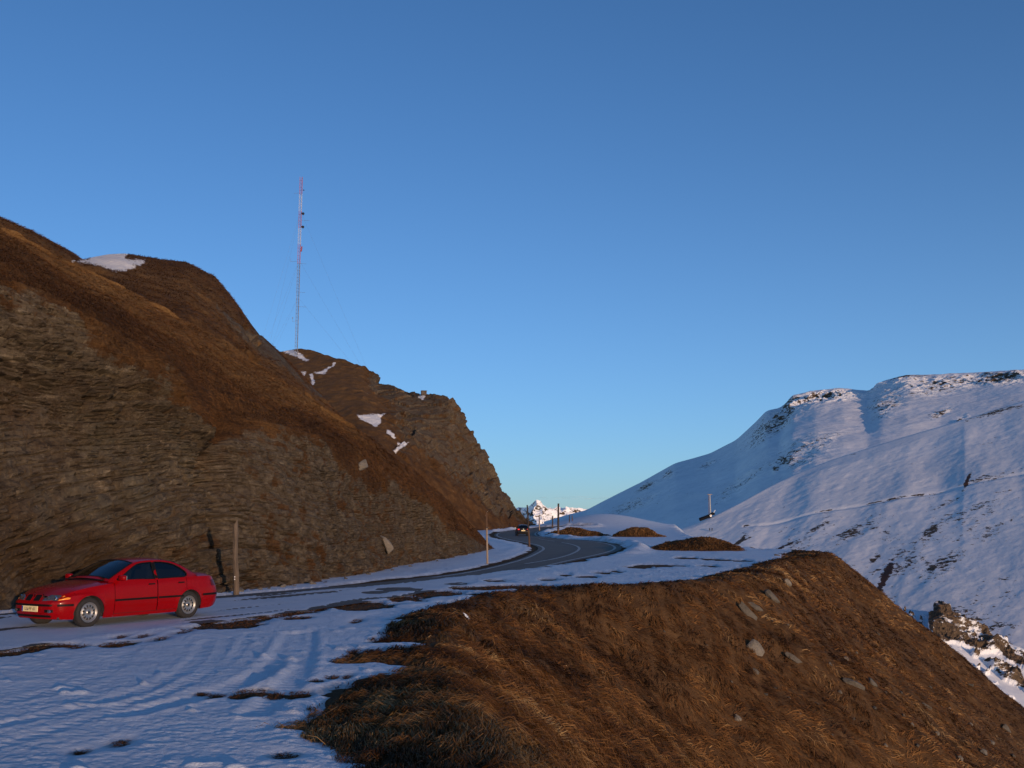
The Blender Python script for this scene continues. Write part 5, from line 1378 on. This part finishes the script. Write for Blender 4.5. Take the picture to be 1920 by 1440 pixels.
    for y0 in (0.10, -0.45):
        bm = NB(); bm_tube(bm, (gf[0] + 0.04, y0, S(gf[0], *st['zc']) + 0.035), (gf[0] + 0.03, y0 + 0.52, S(gf[0], *st['zc']) + 0.03), 0.012, n=5); part('wiper', bm, M_BLK, root)
    # inside
    bm = NB(); bm_box(bm, (-0.35, 0, 0.42), (2.6, 1.50, 0.06)); bm_box(bm, (0.72, 0, 0.74), (0.42, 1.46, 0.34)); bm_box(bm, (-1.55, 0, 0.80), (0.5, 1.40, 0.30)); part('interior', bm, M_INT, root, bevel=0.03)
    bm = NB(); bm_box(bm, (0, 0, 0.26), (nose - tail - 0.5, 1.34, 0.14)); part('underbody', bm, M_INT, root, bevel=0.03)
    for y0 in (0.36, -0.36):
        bm = NB(); bm_box(bm, (-0.08, y0, 0.55), (0.52, 0.50, 0.16)); bm_box(bm, (-0.36, y0, 0.85), (0.15, 0.48, 0.62), Matrix.Rotation(R(-14), 3, 'Y')); bm_box(bm, (-0.46, y0, 1.20), (0.09, 0.26, 0.17), Matrix.Rotation(R(-10), 3, 'Y')); part('seat', bm, M_SEAT, root, bevel=0.04)
    bm = NB(); bm_box(bm, (-1.0, 0, 0.55), (0.5, 1.3, 0.18)); bm_box(bm, (-1.26, 0, 0.85), (0.14, 1.28, 0.56), Matrix.Rotation(R(-22), 3, 'Y')); part('rear_seat', bm, M_SEAT, root, bevel=0.04)
    bm = NB(); 
    ring = [Vector((0.36 + 0.06 * math.sin(a), 0.36 + 0.18 * math.cos(a), 0.93 + 0.17 * math.sin(a))) for a in np.linspace(0, 2 * math.pi, 19)]
    for a, b in zip(ring[:-1], ring[1:]): bm_tube(bm, a, b, 0.014, n=5)
    bm_tube(bm, (0.36, 0.19, 0.93), (0.36, 0.53, 0.93), 0.018, n=5); part('steering_wheel', bm, M_BLK, root)
    # wheels
    def lathe(prof, n=40, holes=None):
        bm = NB(); Vv = np.array([[(r * math.cos(2 * math.pi * k / n), y, r * math.sin(2 * math.pi * k / n)) for k in range(n + 1)] for (r, y) in prof])
        grid_bm(Vv, bm, holes); bmesh.ops.remove_doubles(bm, verts=bm.verts, dist=1e-5); return bm
    for a in axles:
        for sgn in (-1, 1):
            wz = bpy.data.objects.new('wheel', None); link(wz, root); wz.location = (a, sgn * 0.745, AZ); wz.empty_display_size = 0.1
            wz.rotation_euler = (0, 0, 0 if sgn > 0 else math.pi)
            part('tyre', lathe([(0.205, -0.095), (0.25, -0.102), (0.295, -0.095), (0.312, -0.07), (0.315, 0), (0.312, 0.07), (0.295, 0.095), (0.25, 0.104), (0.212, 0.092), (0.205, 0.07)], 48), M_TYRE, wz, smooth=True)
            prof = [(0.0, 0.080), (0.030, 0.080), (0.036, 0.066), (0.075, 0.060), (0.088, 0.070), (0.108, 0.078), (0.125, 0.080), (0.142, 0.078), (0.158, 0.068), (0.172, 0.058), (0.186, 0.062), (0.196, 0.082), (0.208, 0.092), (0.212, 0.088), (0.206, 0.0)]
            hol = lambda i, j: not (5 <= i <= 7 and (j % 6) in (1, 2, 3))
            part('rim', lathe(prof, 72, hol), M_RIM, wz, smooth=True)
            bm = NB(); bm_tube(bm, (0, -0.02, 0), (0, 0.03, 0), 0.150, n=24); bm_tube(bm, (0, -0.06, 0), (0, -0.02, 0), 0.20, n=24); part('brake_disc', bm, M_INT, wz)
            bm = NB(); bm_tube(bm, (0, 0.075, 0), (0, 0.086, 0), 0.030, 0.026, 16); part('hub_cap', bm, M_BLK, wz)
            bm = NB()
            Vv = np.array([[(r * math.cos(t), y, r * math.sin(t)) for t in np.linspace(-0.1, math.pi + 0.1, 20)] for (r, y) in ((AR + 0.012, 0.10), (AR + 0.012, -0.16), (0.05, -0.16))])
            part('wheel_arch_liner', grid_bm(Vv), M_INT, wz)
    # front details: helper on the fascia surface
    def fx(y, z, off=0.0):
        lo, hi = 0.0, 0.0
        xx = nose
        w = Wd(nose, z)
        if abs(y) <= w: return shear(nose, z) + 0.045 * (1 - (y / w) ** 2) + off
        a, b = nose - 0.7, nose
        for _ in range(24):
            m = (a + b) / 2
            if Wd(m, z) > abs(y): a = m
            else: b = m
        return shear(a, z) + off
    def rxx(y, z, off=0.0):
        w = Wd(tail, z)
        if abs(y) <= w: return shear(tail, z) - 0.04 * (1 - (y / w) ** 2) - off
        a, b = tail, tail + 0.6
        for _ in range(24):
            m = (a + b) / 2
            if Wd(m, z) > abs(y): b = m
            else: a = m
        return shear(b, z) - off
    def patch(y0, y1, z0, z1, off, fun=fx, ny=14, nz=6, shape=None, drop=0.02):
        """pad raised over the fascia following its curve, edges turned in"""
        bm = NB(); V3 = np.zeros((nz, ny, 3))
        for i, b in enumerate(np.linspace(0, 1, nz)):
            for j, a in enumerate(np.linspace(0, 1, ny)):
                y = y0 + (y1 - y0) * a; zl, zh = z0, z1
                if shape: zl, zh = shape(a)
                z = zl + (zh - zl) * b
                edge = (i in (0, nz - 1)) or (j in (0, ny - 1))
                V3[i, j] = (fun(y, z, off - (drop if edge else 0)), y, z)
        return grid_bm(V3, bm)
    return root, dict(patch=patch, fx=fx, rx=rxx, Wd=Wd, S=S, st=st, shear=shear, side_pt=side_pt)

def side_strip(h, x0, x1, z, hh, sgn, off, n=14):
    V3 = np.zeros((4, n, 3))
    for j, x in enumerate(np.linspace(x0, x1, n)):
        for i, (dz, dy) in enumerate(((-hh, -0.004), (-hh * 0.85, off), (hh * 0.85, off), (hh, -0.004))):
            q = h['side_pt'](x, z + dz, sgn); V3[i, j] = (q[0], q[1] + sgn * dy, q[2])
    return grid_bm(V3)

def text_part(body, size, mat, parent, loc, rot, name='lettering'):
    cu = bpy.data.curves.new(name, 'FONT'); cu.body = body; cu.size = size; cu.align_x = 'CENTER'; cu.align_y = 'CENTER'; cu.extrude = 0.001
    o = bpy.data.objects.new('tmp_text', cu); link(o)
    dg = bpy.context.evaluated_depsgraph_get(); me = bpy.data.meshes.new_from_object(o.evaluated_get(dg)); bpy.data.objects.remove(o); bpy.data.curves.remove(cu)
    me.name = name; me.materials.clear(); me.materials.append(mat)
    m = bpy.data.objects.new(name, me); link(m, parent); m.location = loc; m.rotation_euler = rot
    return m

# --- the red saloon
M_REDP = paint('red_paint', (0.235, 0.0015, 0.003))
car, h = make_car('saloon_car', 'red four-door saloon with black bumper strips on the snowy road below the rock wall', None, SEDAN, M_REDP, (1.36, -1.365), 2.11, -2.37)
for sgn in (-1, 1):
    bm = h['patch'](sgn * 0.030, sgn * 0.255, 0.560, 0.715, 0.014, shape=lambda a: (0.562 + 0.02 * abs(a - 0.5), 0.718 - 0.10 * max(0, abs(a - 0.5) - 0.32)))
    g = part('grille', bm, M_BLK, car)
    bm = NB()
    lp = [(0.032, 0.57), (0.248, 0.575), (0.250, 0.69), (0.22, 0.708), (0.055, 0.708), (0.032, 0.69)]
    for a, b in zip(lp, lp[1:] + lp[:1]): bm_tube(bm, (h['fx'](sgn * a[0], a[1], 0.012), sgn * a[0], a[1]), (h['fx'](sgn * b[0], b[1], 0.012), sgn * b[0], b[1]), 0.007, n=5)
    part('grille_frame', bm, M_CHR if False else M_REDP, g)
    # headlight: dark lens, bright bulb reflector, amber corner lamp
    hs = lambda a: (0.572 + 0.015 * a, 0.640 + 0.065 * min(1, a * 2.2) - 0.03 * max(0, a - 0.7))
    hl = part('headlight', h['patch'](sgn * 0.30, sgn * 0.655, 0.575, 0.70, 0.010, shape=hs, ny=18), M_LENS, car, smooth=True)
    for yy, r in ((0.44, 0.040), (0.58, 0.044)):
        bm = NB(); xx = h['fx'](sgn * yy, 0.635, 0.0); bm_tube(bm, (xx - 0.01, sgn * yy, 0.637), (xx + 0.020, sgn * yy, 0.637), r, r * 0.85, 16); part('reflector', bm, M_REFB if yy > 0.5 else M_LENS, hl)
    hs2 = lambda a: (0.588 + 0.020 * a, 0.700 - 0.055 * a)
    part('indicator', h['patch'](sgn * 0.662, sgn * 0.800, 0.585, 0.695, 0.012, shape=hs2, ny=12), M_AMB, car, smooth=True)
    fl = part('fog_light_recess', h['patch'](sgn * 0.40, sgn * 0.63, 0.335, 0.415, 0.008), M_BLK, car)
    bm = NB(); xx = h['fx'](sgn * 0.555, 0.375, 0); bm_tube(bm, (xx, sgn * 0.555, 0.375), (xx + 0.022, sgn * 0.555, 0.375), 0.040, 0.036, 14); part('fog_lamp', bm, M_REFB, fl)
    part('bumper_strip', h['patch'](sgn * 0.0, sgn * 0.62, 0.470, 0.515, 0.020, ny=16), M_BLK, car)
    part('bumper_strip', side_strip(h, 1.74, 2.03, 0.492, 0.024, sgn, 0.016), M_BLK, car)
    part('bumper_strip', side_strip(h, -2.34, -1.76, 0.535, 0.026, sgn, 0.016), M_BLK, car)
    part('tail_light', side_strip(h, -2.30, -2.06, 0.80, 0.075, sgn, 0.006), M_TAIL, car)
    part('tail_light', h['patch'](sgn * 0.40, sgn * 0.70, 0.73, 0.87, 0.008, fun=h['rx']), M_TAIL, car)
part('lower_intake', h['patch'](-0.60, 0.60, 0.235, 0.295, 0.010, ny=24), M_BLK, car)
part('bumper_strip', h['patch'](-0.62, 0.62, 0.51, 0.56, 0.018, fun=h['rx'], ny=20), M_BLK, car)
xx = h['fx'](0.0, 0.43, 0.03)
bm = NB(); bm_box(bm, (xx, 0, 0.415), (0.014, 0.53, 0.118)); pl = part('number_plate', bm, M_PLATE_SUNLIT, car, bevel=0.004)
bm = NB(); bm_box(bm, (xx + 0.005, -0.243, 0.415), (0.008, 0.040, 0.110)); part('blue_band', bm, M_PBLUE, pl)
text_part('LU\u00b7FF 61', 0.100, M_PTXT, pl, (xx + 0.0090, 0.02, 0.415), (R(90), 0, R(90)))
bm = NB(); bm_tube(bm, (xx + 0.004, -0.055, 0.40), (xx + 0.0095, -0.055, 0.40), 0.020, n=12); part('plate_seal', bm, simple('plate_seal_grey', (0.25, 0.25, 0.26), 0.5), pl)
bm = NB(); bm_tube(bm, (-0.55, 0, 1.40), (-0.68, 0, 1.52), 0.008, n=5); part('aerial', bm, M_BLK, car)
# stands where its wheels touch the road in the photo
car.location = (-8.21, 22.22, float(h_flat(np.array([-8.21]), np.array([22.2]))[0]) + 0.014)
car.rotation_euler = (0, 0, -2.115)
car.scale = (0.91,) * 3

# --- the dark hatchback driving away
M_DRKP = paint('black_paint', (0.012, 0.013, 0.017))
far_car, h = make_car('hatchback_car', 'small dark hatchback seen from behind driving away round the far bend', None, HATCH, M_DRKP, (1.25, -1.25), 2.02, -1.98)
tl = NT('lit_tail_lamp'); tl.set(Base_Color=(0.4, 0.01, 0.01)); tl.b.inputs['Emission Color'].default_value = (1.0, 0.04, 0.03, 1); tl.b.inputs['Emission Strength'].default_value = 0.55
for sgn in (-1, 1):
    part('tail_light', h['patch'](sgn * 0.50, sgn * 0.78, 0.78, 0.93, 0.012, fun=h['rx']), tl.m, far_car)
    part('headlight', h['patch'](sgn * 0.36, sgn * 0.72, 0.60, 0.70, 0.010), M_LENS, far_car)
part('bumper_strip', h['patch'](-0.72, 0.72, 0.44, 0.50, 0.018, fun=h['rx'], ny=20), M_BLK, far_car)
xx = h['rx'](0.0, 0.70, 0.03); bm = NB(); bm_box(bm, (xx, 0.02, 0.68), (0.014, 0.53, 0.13)); part('number_plate', bm, M_PLATE_SUNLIT, far_car)
bm = NB(); bm_tube(bm, (h['rx'](0, 0.90, 0.0), 0, 0.88), (h['rx'](0, 0.90, 0.03), 0, 0.88), 0.06, n=14); part('badge', bm, M_CHR, far_car)
(f0,), (f1,) = ground_hit([979.5], [1005.2])
(t0,), (t1,) = ground_hit([972], [1001.0])
far_car.location = (f0, f1 + 1.9, float(h_flat(np.array([f0]), np.array([f1 + 1.9]))[0]) + 0.022)
far_car.rotation_euler = (0, 0, R(90 + 4))
